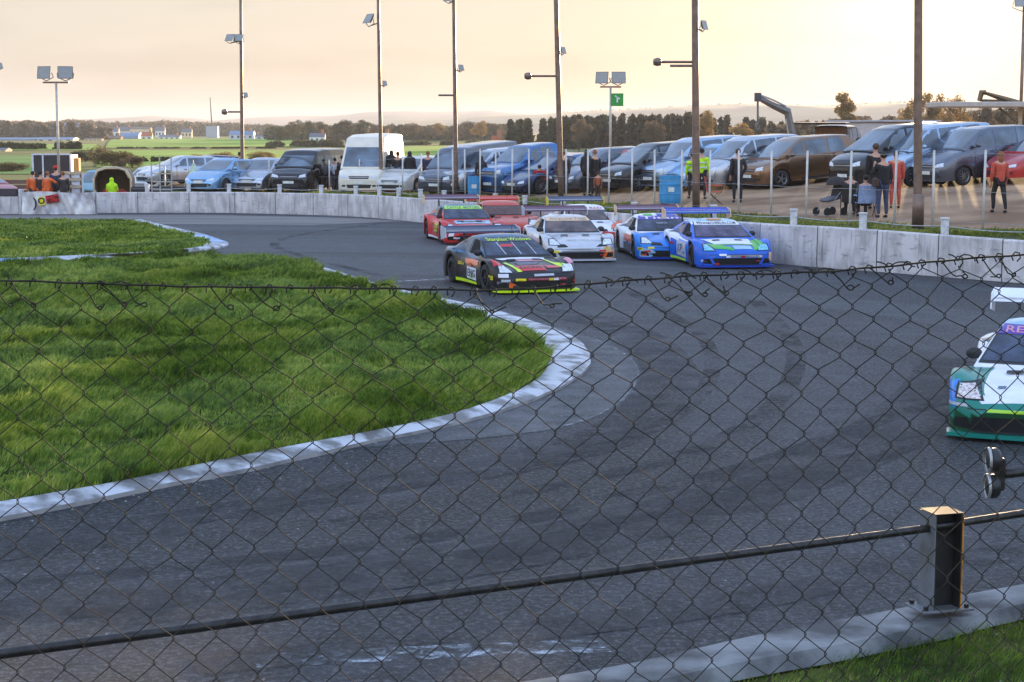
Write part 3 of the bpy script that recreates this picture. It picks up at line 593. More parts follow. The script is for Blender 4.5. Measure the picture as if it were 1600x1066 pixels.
# ================================================================ foreground chain link
m_wire = mat('old_fence_wire', (.022, .022, .018), rough=.75, metal=.0, var=.35, scale=30, col2=(.05, .042, .028), spec=.25)
YF = 2.6
def topy(x): return float(np.interp(x, [-900, 0, 200, 300, 450, 600, 760, 850, 900, 1000, 1100, 1200, 1300, 1400, 1500, 1600, 2500], [425, 438, 445, 448, 449.5, 451, 454, 450, 445, 437, 430, 428, 424, 415, 405, 398, 370]))
def colx(u): return 7340 * (1 - math.exp(-.0094 * u)) + 20
jit = rng.normal(0, 1, (90, 70, 3))
def node(i, j):                              # half-cell lattice
    u = i / 2; x = colx(u); k = j / 2; kk = min(k / 3, 1)
    y = topy(x) + 6 + k * (65.5 - .0024 * x) + (-.08 * min(max(x, -600), 600) + 16) * kk
    ji = jit[(i + 20) % 90, j % 70]; amp = 2.6 if j < 4 else 1.5
    x += 2.2 * k * .5 + 3.5 * math.sin(j * .35 + x * .004) + ji[0] * amp; y += ji[1] * amp * .9
    p = S(x, y, YF); p.y += .012 * math.sin(x * .006) + .01 * math.sin(y * .008 + 2) + ji[2] * .0015; return p
cf = empty('chain_link_fence', 'rusty diamond wire mesh fence close to the viewer across the lower picture', 'fence', (0, YF, 0))
def rel(p): return Vector((p[0], p[1] - YF, p[2]))
I0, I1, J1 = -24, 76, 38
mb = MB()
for c in range(I0, I1, 1):                   # one zigzag wire per column
    pts = []
    for j in range(0, J1):
        i = c if (j + c) % 2 == 0 else c + 1
        P = rel(node(i, j)); side = 1 if i == c else -1     # hooks round its neighbour
        pts += [P + Vector((-side * .0012, side * .002, .0024)), P + Vector((-side * .0012, 0, 0)), P + Vector((-side * .0012, -side * .002, -.0024))]
    if c % 2: pts = pts[0:]
    mb.tube(pts, .00085, 5, cap=False)
mesh_mb = mb
tw = [rel(S(x, topy(x), YF - .004)) for x in range(-800, 2400, 25)]
mb = MB().tube([p + Vector((0, 0, .0006 * math.sin(i * 1.7))) for i, p in enumerate(tw)], .0017, 6)
mb.build('line_wire', m_wire, cf, True)
mb = mesh_mb; rr = random.Random(5)
for i in range(I0, I1):
    P = rel(node(i, 0)); x = proj(P + Vector((0, YF, 0)))[0]; W = rel(S(x, topy(x), YF)); 
    # hook over the line wire
    mb.tube([P, P.lerp(W, .6) + Vector((.004, -.004, 0)), W + Vector((.003, -.003, .003)), W + Vector((-.002, .003, .0045)), W + Vector((-.007, .004, -.002)), W + Vector((-.006, -.002, -.008))], .00115, 5)
    if rr.random() < .38:          # twisted wire end dipping between hooks
        Q = rel(node(i + 1, 1)); d = rr.uniform(-.006, .006); rad = rr.uniform(.003, .0055)
        pts = [W, W.lerp(Q, .5) + Vector((0, -.004, -.004 + d)), Q + Vector((-.006, -.004, .004))]
        for a in np.linspace(0, 2 * math.pi * rr.uniform(.8, 1.7), 9): pts.append(Q + Vector((rad * math.sin(a) * .9, -.005, rad * (1 - math.cos(a)) * .7)))
        pts.append(pts[-1] + Vector((rr.uniform(-.015, .02), -.003, rr.uniform(-.004, .01)))); mb.tube(spline(pts, 4), .0011, 5)
for x in list(range(960, 1620, 110)) + [545, 600, 180]:    # loose curls along the wire
    x += rr.uniform(-12, 12); W = rel(S(x, topy(x), YF - .004)); L = rr.uniform(.03, .06); rad = rr.uniform(.003, .007); pts = []
    for t in np.linspace(0, 1, 14): a = t * 2 * math.pi * rr.uniform(1.5, 1.6); pts.append(W + Vector((L * (t - .5) + rad * math.sin(a) * .7, rad * .4 * math.cos(a), rad * math.cos(a) * .8 + .002)))
    mb.tube(pts, .0011, 5)
mb.build('wire_mesh', m_wire, cf, True)
for x in (-1.75, 1.75):
    b0 = gz(x, YF); MB().tube([(x, .02, b0 - .2), (x, .02, 3.45)], .03, 10).build('post', m_galv, cf, True)

# ================================================================ vehicles
m_carglass = mat('car_glass', (.07, .10, .13), rough=.05, var=.6, spec=1.0, coat=1, scale=1.2, metal=.5)
m_screen = mat('race_screen', (.03, .045, .08), rough=.12, var=.5, scale=4, col2=(.06, .08, .13), spec=.3)
m_black = mat('black_trim', (.018, .018, .02), rough=.55); m_tyre = mat('tyre_rubber', (.02, .02, .021), rough=.8, bump=.2); m_rim = mat('alloy_rim', srgb(170, 170, 172), rough=.3, metal=.8)
m_rimd = mat('dark_rim', srgb(70, 70, 72), rough=.35, metal=.7); m_light = mat('headlight_lens', srgb(215, 220, 226), rough=.1, var=.2, scale=20, coat=1); m_amber = mat('amber_lens', srgb(235, 150, 70), rough=.2)
m_plate = mat('number_plate', srgb(225, 225, 215), rough=.4); m_plum = mat('tail_light', srgb(170, 25, 20), rough=.15, coat=1); m_well = mat('wheel_well', (.008, .008, .008), rough=.95)
def PI(p, x): return float(np.interp(x, [a for a, b in p], [b for a, b in p]))
def smooth_prof(p):
    q = spline([(a, 0, b) for a, b in p], 6); o = []; last = -1e9
    for v in q:
        if v.x > last + 1e-4: o.append((v.x, v.z)); last = v.x
    return o
class Car:
    """lofted lower body (wheel arches cut in its lower edge) + greenhouse; forward is -Y"""
    def __init__(s, L, W, zc, zs, wp, axles, wr, sill, belt, roof, wroof, wbelt, cols, livery=None, race=False, arch=1.13):
        s.race = race; s.L, s.W, s.axles, s.wr = L, W, axles, wr; zc, zs, wp = smooth_prof(zc), smooth_prof(zs), smooth_prof(wp)
        s.zc, s.zs, s.wp = zc, zs, wp
        ys = set(np.round(np.linspace(-L / 2, L / 2, 46), 4)); 
        for a in axles: ys |= set(np.round(np.linspace(a - wr * arch, a + wr * arch, 15), 4))
        ys |= set(np.round(-L / 2 + np.array([.02, .05, .09, .14]), 4)); ys |= set(np.round(L / 2 - np.array([.02, .05, .1]), 4))
        ys = sorted(ys); vs = []; ring = None
        for y in ys:
            w_ = PI(wp, y) * W / 2; c = PI(zc, y); sh = PI(zs, y); zb = sill + .0
            for a in axles:
                t = abs(y - a) / (wr * arch)
                if t <= 1: zb = max(zb, wr + wr * arch * math.sqrt(max(0, 1 - t * t)))
            zb = min(zb, sh - .05); hh = sh - zb
            half = [(w_ * .985, zb), (w_, zb + hh * .3), (w_, zb + hh * .6), (w_ * .985, zb + hh * .82), (w_ * .95, sh - .012), (w_ * .885, sh + .012)]
            if race: half += [(w_ * .74, max(c, sh) - .4 * abs(sh - c) if sh > c else sh + .3 * (c - sh)), (w_ * .6, c - .005), (w_ * .3, c + .012), (0, c + .018)]
            else: half += [(w_ * .74, sh + (c - sh) * .45), (w_ * .55, sh + (c - sh) * .75), (w_ * .28, c - .005), (0, c)]
            pts = half + [(-a, b) for a, b in reversed(half[:-1])]; ring = len(pts); vs += [(a, y, b) for a, b in pts]
        fs = []
        for i in range(len(ys) - 1):
            for k in range(ring - 1): fs.append((i * ring + k, i * ring + k + 1, (i + 1) * ring + k + 1, (i + 1) * ring + k))
        fs.append(tuple(range(ring))); fs.append(tuple(reversed(range((len(ys) - 1) * ring, len(ys) * ring))))
        n0 = len(vs)
        # greenhouse
        s.belt = belt; zr = max(z for y, z in roof); rf = []
        for (a, b) in zip(roof, roof[1:]):
            for t in np.linspace(0, 1, 5)[:-1]: rf.append((a[0] + (b[0] - a[0]) * t, a[1] + (b[1] - a[1]) * t))
        rf.append(roof[-1]); gr = None
        for y, z in rf:
            t = min(1, max(0, (z - belt) / (zr - belt))); hw = (wbelt + (wroof - wbelt) * t ** 1.1) * W / 2; wb = wbelt * W / 2
            yb = min(1.0, max(0, t)); bl = min(belt - .04, z - .01)
            row = [(wb, y, bl), (hw + (wb - hw) * .35, y, bl + (z - bl) * .68), (hw, y, z - .045 * yb), (hw - .035 * yb - .01, y, z - .012 * yb), (hw * .7, y, z + .012), (hw * .35, y, z + .024), (0, y, z + .028)]
            row += [(-a, b, c) for a, b, c in reversed(row[:-1])]; gr = len(row); vs += row
        for i in range(len(rf) - 1):
            for k in range(gr - 1): fs.append((n0 + i * gr + k, n0 + i * gr + k + 1, n0 + (i + 1) * gr + k + 1, n0 + (i + 1) * gr + k))
        fs.append(tuple(n0 + k for k in range(gr))); fs.append(tuple(n0 + (len(rf) - 1) * gr + k for k in reversed(range(gr))))
        s.v, s.f = vs, fs; s.bvh = BVHTree.FromPolygons([Vector(v) for v in vs], fs); s.cols = cols; s.livery = livery; s.ngreen = n0
    def emit(s, parent):
        ang = 62 if s.race else 38
        fm = None
        if s.livery: fm = [s.livery(sum((Vector(s.v[i]) for i in f), Vector()) / len(f), f[0] >= s.ngreen) for f in s.f]
        return mobj('body', s.v, s.f, s.cols, parent, True, fm, ang)
    def hit(s, view, a, b, off):
        if view == 'front': o, d = Vector((a, -6, b)), Vector((0, 1, 0))
        elif view == 'rear': o, d = Vector((a, 6, b)), Vector((0, -1, 0))
        elif view == 'left': o, d = Vector((4, a, b)), Vector((-1, 0, 0))
        elif view == 'right': o, d = Vector((-4, a, b)), Vector((1, 0, 0))
        else: o, d = Vector((a, b, 5)), Vector((0, 0, -1))
        h = s.bvh.ray_cast(o, d)
        if h[0] is None: return None
        n = h[1] if h[1].dot(d) < 0 else -h[1]
        return h[0] + (n * .5 - d * .5).normalized() * off
    def quad(s, name, view, c, m, parent, n=6, k=6, off=.008):
        """c: four corners (a, b) in the view plane"""
        g = []; 
        for j in range(k + 1):
            for i in range(n + 1):
                u, v = i / n, j / k; a = (c[0][0] * (1 - u) + c[1][0] * u) * (1 - v) + (c[3][0] * (1 - u) + c[2][0] * u) * v; b = (c[0][1] * (1 - u) + c[1][1] * u) * (1 - v) + (c[3][1] * (1 - u) + c[2][1] * u) * v
                g.append(s.hit(view, a, b, off))
        fs = []
        for j in range(k):
            for i in range(n):
                q = (j * (n + 1) + i, j * (n + 1) + i + 1, (j + 1) * (n + 1) + i + 1, (j + 1) * (n + 1) + i)
                if all(g[t] is not None for t in q):
                    P = [g[t] for t in q]
                    if max((P[x] - P[x - 1]).length for x in range(4)) < .75: fs.append(q)
        if not fs: return None
        vs = [p if p is not None else Vector((0, 0, .5)) for p in g]; us = sorted({i for f in fs for i in f}); mp = {u: i for i, u in enumerate(us)}
        return mobj(name, [vs[u] for u in us], [tuple(mp[i] for i in f) for f in fs], m, parent, True)
    def disc(s, name, view, c, rx, rz, m, parent, rot=0, off=.01, n=18):
        vs = []; ok = True
        for r in (0, .5, 1):
            for i in range(n if r else 1):
                t = 2 * math.pi * i / n; a = rx * r * math.cos(t); b = rz * r * math.sin(t); p = s.hit(view, c[0] + a * math.cos(rot) - b * math.sin(rot), c[1] + a * math.sin(rot) + b * math.cos(rot), off)
                if p is None: ok = False; break
                vs.append(p)
        if not ok or len(vs) < 1 + 2 * n: return None
        fs = [(0, 1 + i, 1 + (i + 1) % n) for i in range(n)] + [(1 + i, 1 + n + i, 1 + n + (i + 1) % n, 1 + (i + 1) % n) for i in range(n)]
        return mobj(name, vs, fs, m, parent, True)
    def text(s, name, view, txt, c, h, m, parent, wid=None, slope=0, off=.014, flip=False):
        cu = bpy.data.curves.new('t', 'FONT'); cu.body = txt; cu.size = 1; cu.align_x = 'CENTER'; cu.align_y = 'CENTER'; cu.resolution_u = 2; cu.offset = 0.012
        o = bpy.data.objects.new('t', cu); me = o.to_mesh(); vs = [Vector(v.co) for v in me.vertices]; fs = [tuple(p.vertices) for p in me.polygons]; bpy.data.objects.remove(o); 
        if not vs: return
        x0 = min(v.x for v in vs); x1 = max(v.x for v in vs); kx = (wid / (x1 - x0)) if wid else h; out = []
        for v in vs:
            a = (v.x - (x0 + x1) / 2) * kx; b = v.y * h
            if flip: a = -a
            p = s.hit(view, c[0] + a, c[1] + b + slope * a, off); out.append(p)
        fs = [f for f in fs if all(out[i] is not None for i in f)]
        if not fs: return
        us = sorted({i for f in fs for i in f}); mp = {u: i for i, u in enumerate(us)}
        mobj(name, [out[u] for u in us], [tuple(mp[i] for i in f) for f in fs], m, parent)
def wheel(parent, x, y, r, wd, rimm, spokes=5, name='wheel'):
    sgn = 1 if x > 0 else -1
    o = MB().lathe([(r * .62, -wd / 2), (r * .9, -wd / 2), (r * .985, -wd / 2 + .03), (r, 0), (r * .985, wd / 2 - .03), (r * .9, wd / 2), (r * .62, wd / 2)], 24, 'X', (0, 0, 0)).build(name, m_tyre, None, True)
    o.parent = parent; o.location = (x, y, r)
    mb = MB(); f = sgn * (wd / 2 - .025); mb.lathe([(r * .68, sgn * (wd / 2 + .002)), (r * .62, f), (r * .6, f - sgn * .06)], 24, 'X'); mb.lathe([(0, f - sgn * .09), (r * .62, f - sgn * .09)], 24, 'X', mi=1); mb.lathe([(0, f + sgn * .01), (r * .13, f + sgn * .01), (r * .14, f - sgn * .04)], 10, 'X')
    for k in range(spokes):
        t = 2 * math.pi * k / spokes; c = (f - sgn * .01, math.cos(t) * r * .36, math.sin(t) * r * .36); mb.box(c, (.025, r * .54, r * (.6 / spokes + .03)), rot=(t, 0, 0))
    mb.build('rim', [rimm, m_well], o)
    return o
ROAD = {}
def road_car(kind, L, W, Hh, color, label, pos, a, cat='car', rimm=None, spokes=8, tilt=0, extras=None, name=None, group='cars parked in the field behind the fence', far=False):
    """typical proportions; kind: hatch, mpv, suv, saloon, van, panel, pickup"""
    h = L / 2; k = Hh; col = color
    if kind in ('hatch', 'mpv', 'suv', 'saloon', 'estate'):
        nose = {'hatch': .42, 'mpv': .46, 'suv': .52, 'saloon': .42, 'estate': .42}[kind]; cowl = {'hatch': 1.02, 'mpv': .95, 'suv': 1.2, 'saloon': 1.18, 'estate': 1.15}[kind]; ck = {'hatch': .66, 'mpv': .63, 'suv': .66, 'saloon': .66, 'estate': .66}[kind] * k
        zc = [(-h, nose * k * .72), (-h + .04, nose * k * .95), (-h + .14, nose * k * 1.14), (-h + cowl, ck), (0, ck), (h - .3, ck), (h - .06, ck * .98), (h, ck * .75)]
        zs = [(-h, nose * k * .68), (-h + .04, nose * k * .9), (-h + .16, nose * k * 1.06), (-h + .8, ck * .93), (0, ck * .97), (h - .25, ck * .99), (h - .05, ck * .95), (h, ck * .73)]
        roofs = {'hatch': [(-h + cowl - .1, ck - .02), (-h + cowl + .85, k * .965), (-.0, k), (h - .95, k * .965), (h - .5, k * .93), (h - .16, ck)], 'mpv': [(-h + cowl - .2, ck - .02), (-h + cowl + .95, k * .95), (-.1, k), (h - .9, k * .98), (h - .35, k * .95), (h - .1, ck)],
                 'suv': [(-h + cowl - .1, ck - .02), (-h + cowl + .7, k * .97), (0, k), (h - .7, k * .985), (h - .3, k * .96), (h - .1, ck)], 'saloon': [(-h + cowl - .1, ck - .02), (-h + cowl + .9, k * .965), (.1, k), (h - 1.35, k * .95), (h - .55, ck)], 'estate': [(-h + cowl - .1, ck - .02), (-h + cowl + .85, k * .97), (0, k), (h - .8, k * .96), (h - .4, k * .92), (h - .12, ck)]}
        roof = roofs[kind]; belt = ck - .02; wr_, wb_ = (.72, .93)
        wp = [(-h, .72), (-h + .06, .84), (-h + .3, .95), (-h + .8, 1), (h - .7, 1), (h - .15, .93), (h, .8)]
    elif kind == 'pickup':
        ck = .66 * k; nz_ = .58 * k
        zc = [(-h, nz_ * .7), (-h + .05, nz_ * .98), (-h + .15, nz_ * 1.06), (-h + 1.15, ck), (0, ck), (h - .05, ck), (h, ck * .9)]; zs = [(-h, nz_ * .68), (-h + .06, nz_ * .95), (-h + .15, nz_), (-h + .9, ck * .96), (0, ck), (h - .05, ck), (h, ck * .9)]
        roof = [(-h + 1.1, ck - .02), (-h + 1.85, k * .975), (-.0, k), (h - 1.95, k * .98), (h - 1.6, ck)]; belt = ck - .02; wr_, wb_ = .76, .93
        wp = [(-h, .78), (-h + .08, .9), (-h + .35, .98), (-h + .8, 1), (h - .2, 1), (h, .97)]
    else:                                    # van / panel van
        nz_ = .9; ck = 1.12
        zc = [(-h, .62), (-h + .06, .86), (-h + .16, nz_), (-h + .72, ck), (0, ck), (h - .05, ck), (h, ck)]; zs = [(-h, .6), (-h + .06, .82), (-h + .16, .88), (-h + .6, 1.04), (0, ck), (h - .05, ck), (h, ck)]
        roof = [(-h + .62, ck - .02), (-h + 1.15, 1.62 + (k - 2.0) * .6), (-h + 1.45, k * .955), (-h + 2.2, k), (h - .3, k), (h - .06, k * .985), (h - .02, 1.1)]; belt = ck - .02; wr_, wb_ = (.84, .965)
        wp = [(-h, .8), (-h + .07, .92), (-h + .3, .98), (-h + .7, 1), (h - .05, 1), (h, .98)]
    wr = {'hatch': .31, 'mpv': .33, 'saloon': .33, 'estate': .32, 'suv': .36, 'pickup': .38, 'van': .35, 'panel': .36}[kind]
    ax = (-h + .88 + (.05 if kind in ('van', 'panel') else 0), h - (.85 if kind not in ('pickup', 'panel', 'van') else 1.15))
    c = Car(L, W, zc, zs, wp, ax, wr, .20 if kind != 'suv' else .27, belt, roof, wr_, wb_, [col])
    nm = name or {'hatch': 'parked_car', 'mpv': 'parked_car', 'saloon': 'parked_car', 'estate': 'parked_car', 'suv': 'parked_suv', 'pickup': 'pickup_truck', 'van': 'parked_van', 'panel': 'parked_van'}[kind]
    e = empty(nm, label, cat, pos, a, group); e.rotation_euler = (tilt, 0, a)
    c.emit(e)
    MB().box((0, 0, .42), (W * .72, L - .5, .34)).build('underbody', m_well, e)
    zr = max(z for y, z in roof); wsy0, wsz0 = roof[0]; wsy1, wsz1 = roof[1]
    hwb = wb_ * W / 2 - .1; hwt = (wb_ + (wr_ - wb_) * ((wsz1 - belt) / (zr - belt))) * W / 2 - .07
    if kind in ('van', 'panel'): wz0, wz1 = belt + .06, roof[1][1] + .06; hwt = hwb - .06
    else: wz0, wz1 = belt + .05, wsz1 - .035
    c.quad('windscreen', 'front', [(-hwb, wz0), (hwb, wz0), (hwt, wz1), (-hwt, wz1)], m_carglass, e, 8, 8)
    # side glass: front door, rear door, quarter
    zt = zr - .10 if kind not in ('van', 'panel') else 1.62; zb_ = belt + .03
    ya = wsy0 + (wsy1 - wsy0) * .35 + .12; yb = wsy1 + .18
    if kind in ('panel',): segs = [(ya + .1, -h + 1.95)]
    elif kind == 'van': segs = [(ya + .1, -h + 1.95), (-h + 2.1, -h + 3.2), (-h + 3.3, h - .35)]
    elif kind == 'pickup': segs = [(ya, -.42), (-.34, roof[-2][0] - .12)]
    elif kind == 'mpv': segs = [(ya, -.28), (-.2, .78), (.86, h - .55)]
    elif kind == 'saloon': segs = [(ya, -.1), (-.02, roof[-2][0] + .12)]
    else: segs = [(ya, -.12), (-.04, .85), (.93, h - .62)]
    for sd_, vw_ in ((1, 'left'), (-1, 'right')):
        for i, (y0, y1) in enumerate(segs):
            t0 = y0 + (.42 if i == 0 else .02) if kind not in ('van', 'panel') else y0 + (.3 if i == 0 else 0)
            ztt = zt
            t1 = y1 - (.28 if (i == len(segs) - 1 and kind not in ('van', 'panel')) else 0)
            c.quad('side_window', vw_, [(y0, zb_), (y1, zb_), (t1, ztt), (t0, ztt - (.04 if i == 0 else 0))], m_carglass, e, 5, 5)
        y0 = segs[0][0]
        mr = MB(); mr.ball((sd_ * (W / 2 + .08), y0 + .06, zb_ + .07), (.11, .06, .075), 10); mr.tube([(sd_ * W / 2 * .93, y0 + .08, zb_), (sd_ * (W / 2 + .03), y0 + .07, zb_ + .04)], .02, 5); mr.build('wing_mirror', col if kind not in ('van', 'panel') else m_black, e, True)
        # door shut lines and handles
        for yy in ([s_[1] + .04 for s_ in segs[:2]] + [ya - .02]): c.quad('door_seam', vw_, [(yy, .3), (yy + .014, .3), (yy + .014, belt - .03), (yy, belt - .03)], m_black, e, 1, 8, .005) if not far else None
        for s_ in segs[:2]:
            p = c.hit(vw_, s_[1] - .12, belt - .14, .02)
            if p and not far: MB().box(p, (.03, .16, .03), bev=.008).build('door_handle', m_black, e)
        p = c.quad('side_sill', vw_, [(ax[0] + wr * 1.15, .22), (ax[1] - wr * 1.15, .22), (ax[1] - wr * 1.15, .3), (ax[0] + wr * 1.15, .3)], m_black, e, 4, 1, .012)
    # face
    nz0 = nose * k if kind in ('hatch', 'mpv', 'suv', 'saloon', 'estate') else (.58 * k * .95 if kind == 'pickup' else .8)
    hw = W / 2
    for q in (-1, 1):
        hl = c.quad('headlight', 'front', [(q * hw * .5, nz0 * .86), (q * hw * .86, nz0 * .90), (q * hw * .84, nz0 * 1.06), (q * hw * .56, nz0 * .99)] if q > 0 else [(q * hw * .86, nz0 * .90), (q * hw * .5, nz0 * .86), (q * hw * .56, nz0 * .99), (q * hw * .84, nz0 * 1.06)], m_light, e, 5, 4, .012)
        c.quad('fog_light', 'front', [(q * hw * .68 - .08, .33), (q * hw * .68 + .08, .33), (q * hw * .68 + .07, .41), (q * hw * .68 - .07, .41)], m_black, e, 2, 2, .012)
    c.quad('grille', 'front', [(-hw * .42, nz0 * .83), (hw * .42, nz0 * .83), (hw * .46, nz0 * .97), (-hw * .46, nz0 * .97)], m_black, e, 6, 3, .01)
    c.quad('grille', 'front', [(-hw * .5, .27), (hw * .5, .27), (hw * .56, .42), (-hw * .56, .42)], m_black, e, 6, 3, .01)
    if not far: c.quad('grille_bar', 'front', [(-hw * .44, nz0 * .89), (hw * .44, nz0 * .89), (hw * .45, nz0 * .915), (-hw * .45, nz0 * .915)], m_rim, e, 4, 1, .016)
    p = c.hit('front', 0, .5, .015)
    if p: MB().box((0, p.y, .49), (.5, .012, .11)).build('number_plate', m_plate, e)
    for sx in (-1, 1):
        for y in ax: wheel(e, sx * (hw - .12), y, wr, .2, rimm or m_rim, spokes)
    for q in (-1, 1): c.quad('tail_light', 'rear', [(q * hw * .6, belt - .12), (q * hw * .88, belt - .12), (q * hw * .88, belt + .03), (q * hw * .6, belt + .03)], m_plum, e, 3, 3, .012)
    hr = max(roof[-2][1] - .06, belt + .1); c.quad('rear_window', 'rear', [(-hw * .62, belt + .05), (hw * .62, belt + .05), (hw * .55, hr), (-hw * .55, hr)], m_carglass, e, 5, 4)
    return e, c
P_ = {'silver': paint('silver', srgb(176, 182, 192), .85, .24), 'cream': paint('cream', srgb(228, 218, 198)), 'white': paint('white', srgb(206, 204, 198)), 'blue': paint('steel_blue', srgb(62, 108, 160), .75, .25), 'dblue': paint('dark_blue', srgb(30, 46, 84), .7, .25), 'black': paint('black', srgb(34, 36, 44), .7, .22), 'grey': paint('dark_grey', srgb(92, 98, 112), .8, .24), 'bronze': paint('bronze', srgb(132, 100, 74), .8, .25), 'red': paint('red', srgb(176, 30, 32), .1), 'lblue': paint('light_blue', srgb(130, 172, 208), .75, .25), 'pblue': paint('bright_blue', srgb(30, 90, 170), .4), 'sblue': paint('silver_blue', srgb(156, 176, 198), .85, .24)}
CARS = [
 # kind L W H colour label px base_y angle
 ('hatch', 4.1, 1.75, 1.48, 'lblue', 'light blue hatchback nosing out beside the first tall pole', 353, 300, -26, {}),
 ('hatch', 4.2, 1.75, 1.48, 'silver', 'silver hatchback parked beside the black crew van', 416, 299, -16, {}),
 ('van', 4.6, 1.85, 1.9, 'black', 'black crew van with pale roof between the silver hatchback and the tall white van', 483, 300, -16, {}),
 ('panel', 5.3, 1.95, 2.5, 'cream', 'tall creamy white high-roof panel van glowing in the low sun', 582, 299.5, -8, {}),
 ('estate', 4.4, 1.8, 1.5, 'white', 'pale estate car behind the group of dark-coated people', 648, 299, -26, {}),
 ('van', 4.7, 1.9, 1.95, 'grey', 'dark grey campervan with roof bars behind the fence', 735, 299, -38, {}),
 ('suv', 4.5, 1.85, 1.72, 'silver', 'silver off-roader between the dark campervan and the blue pickup', 769, 298, -50, {}),
 ('pickup', 5.1, 1.88, 1.85, 'blue', 'steel blue double-cab pickup truck', 838, 295, -50, {}),
 ('saloon', 4.1, 1.72, 1.4, 'dblue', 'low dark blue saloon in front of the blue pickup', 864, 299, -54, {}),
 ('estate', 4.5, 1.8, 1.55, 'grey', 'dark grey estate beside the low dark blue saloon', 945, 294, -54, {}),
 ('hatch', 3.9, 1.7, 1.42, 'red', 'small red hatchback squeezed between darker cars', 976, 292, -55, {}),
 ('mpv', 4.5, 1.8, 1.68, 'black', 'black people carrier with silver-blue bonnet sheen beside the red hatchback', 1022, 293, -56, {}),
 ('mpv', 4.7, 1.82, 1.8, 'sblue', 'silver-blue people carrier behind the blue drum', 1088, 290, -56, {}),
 ('hatch', 4.2, 1.78, 1.55, 'lblue', 'light blue hatchback half hidden behind the hi-vis marshal', 1118, 291, -56, {}),
 ('mpv', 4.6, 1.82, 1.78, 'silver', 'silver people carrier beside the bronze one', 1170, 289, -57, {}),
 ('mpv', 4.6, 1.85, 1.70, 'bronze', 'bronze people carrier with five-spoke wheels lit warm by the sun', 1246, 287, -60, {'spokes': 5}),
 ('mpv', 4.9, 1.9, 2.0, 'black', 'black people carrier with bright nose behind the seated group', 1404, 286, -62, {}),
 ('mpv', 4.9, 1.9, 1.95, 'sblue', 'silver-blue people carrier behind the thickest pole', 1454, 284, -62, {}),
 ('hatch', 4.6, 1.8, 1.8, 'sblue', 'silver-blue hatchback with only its nose and roof showing', 1496, 282, -63, {}),
 ('hatch', 4.7, 1.88, 1.82, 'grey', 'dark grey hatchback with ten-spoke wheels nearest the woman in red', 1532, 282.5, -64, {'spokes': 10}),
 ('hatch', 4.0, 1.75, 1.45, 'red', 'red hatchback cut off by the picture edge', 1632, 280, -64, {}),
]
CARPOS = {}
for i, (k, L, W, Hh, c, lab, px, by, a, kw) in enumerate(CARS):
    p = on_ground(px, by); sl_ = math.atan2(gz(p.x - math.sin(R(a)) * 1.3, p.y + math.cos(R(a)) * 1.3) - gz(p.x + math.sin(R(a)) * 1.3, p.y - math.cos(R(a)) * 1.3), 2.6)
    e, cc = road_car(k, L, W, Hh, P_[c], lab, p, R(a), cat={'pickup': 'pickup', 'van': 'van', 'panel': 'van'}.get(k, 'car'), tilt=0, **kw)
    e.rotation_euler = (Matrix.Rotation(R(a), 3, 'Z') @ Matrix.Rotation(sl_, 3, 'X')).to_euler(); CARPOS[i] = e

# ================================================================ racing cars
def C3(*c): return srgb(*c)
def pm(name, c, rough=.3): return mat('livery_' + name, srgb(*c), rough=rough, var=.08, scale=4, coat=.25, spec=.35)
LV = {'black': pm('black', (16, 16, 22)), 'navy': pm('navy', (40, 50, 82)), 'red': pm('red', (206, 34, 40)), 'dred': pm('deep_red', (120, 18, 26)), 'white': pm('white', (232, 232, 236)), 'neon': pm('neon', (206, 240, 20)), 'orange': pm('orange', (226, 96, 36)), 'ored': pm('orange_red', (196, 58, 30)),
      'silver': mat('livery_silver', srgb(196, 198, 204), rough=.3, metal=.35, var=.06, coat=.6), 'blue': pm('blue', (28, 98, 205)), 'sky': pm('sky_blue', (40, 132, 224)), 'green': pm('green', (62, 178, 40)), 'teal': pm('teal', (20, 128, 112)), 'dgreen': pm('dark_green', (14, 74, 40)), 'pink': pm('pink', (222, 140, 160)), 'purple': pm('purple', (84, 60, 160)), 'maroon': pm('maroon', (86, 30, 62)),
      'yellow': pm('yellow', (240, 222, 40)), 'pale': pm('pale_blue', (150, 190, 216)), 'tealb': pm('teal_blue', (44, 92, 124)), 'lime': pm('lime', (176, 226, 60)), 'amber': pm('amber', (206, 146, 32)), 'grey': pm('grey', (110, 114, 124)), 'ltgrey': pm('light_grey', (188, 190, 200)), 'peach': pm('peach', (236, 196, 150)), 'royal': pm('royal', (20, 60, 170)), 'dark': pm('carbon', (20, 20, 24), .4)}
RH = 2.05
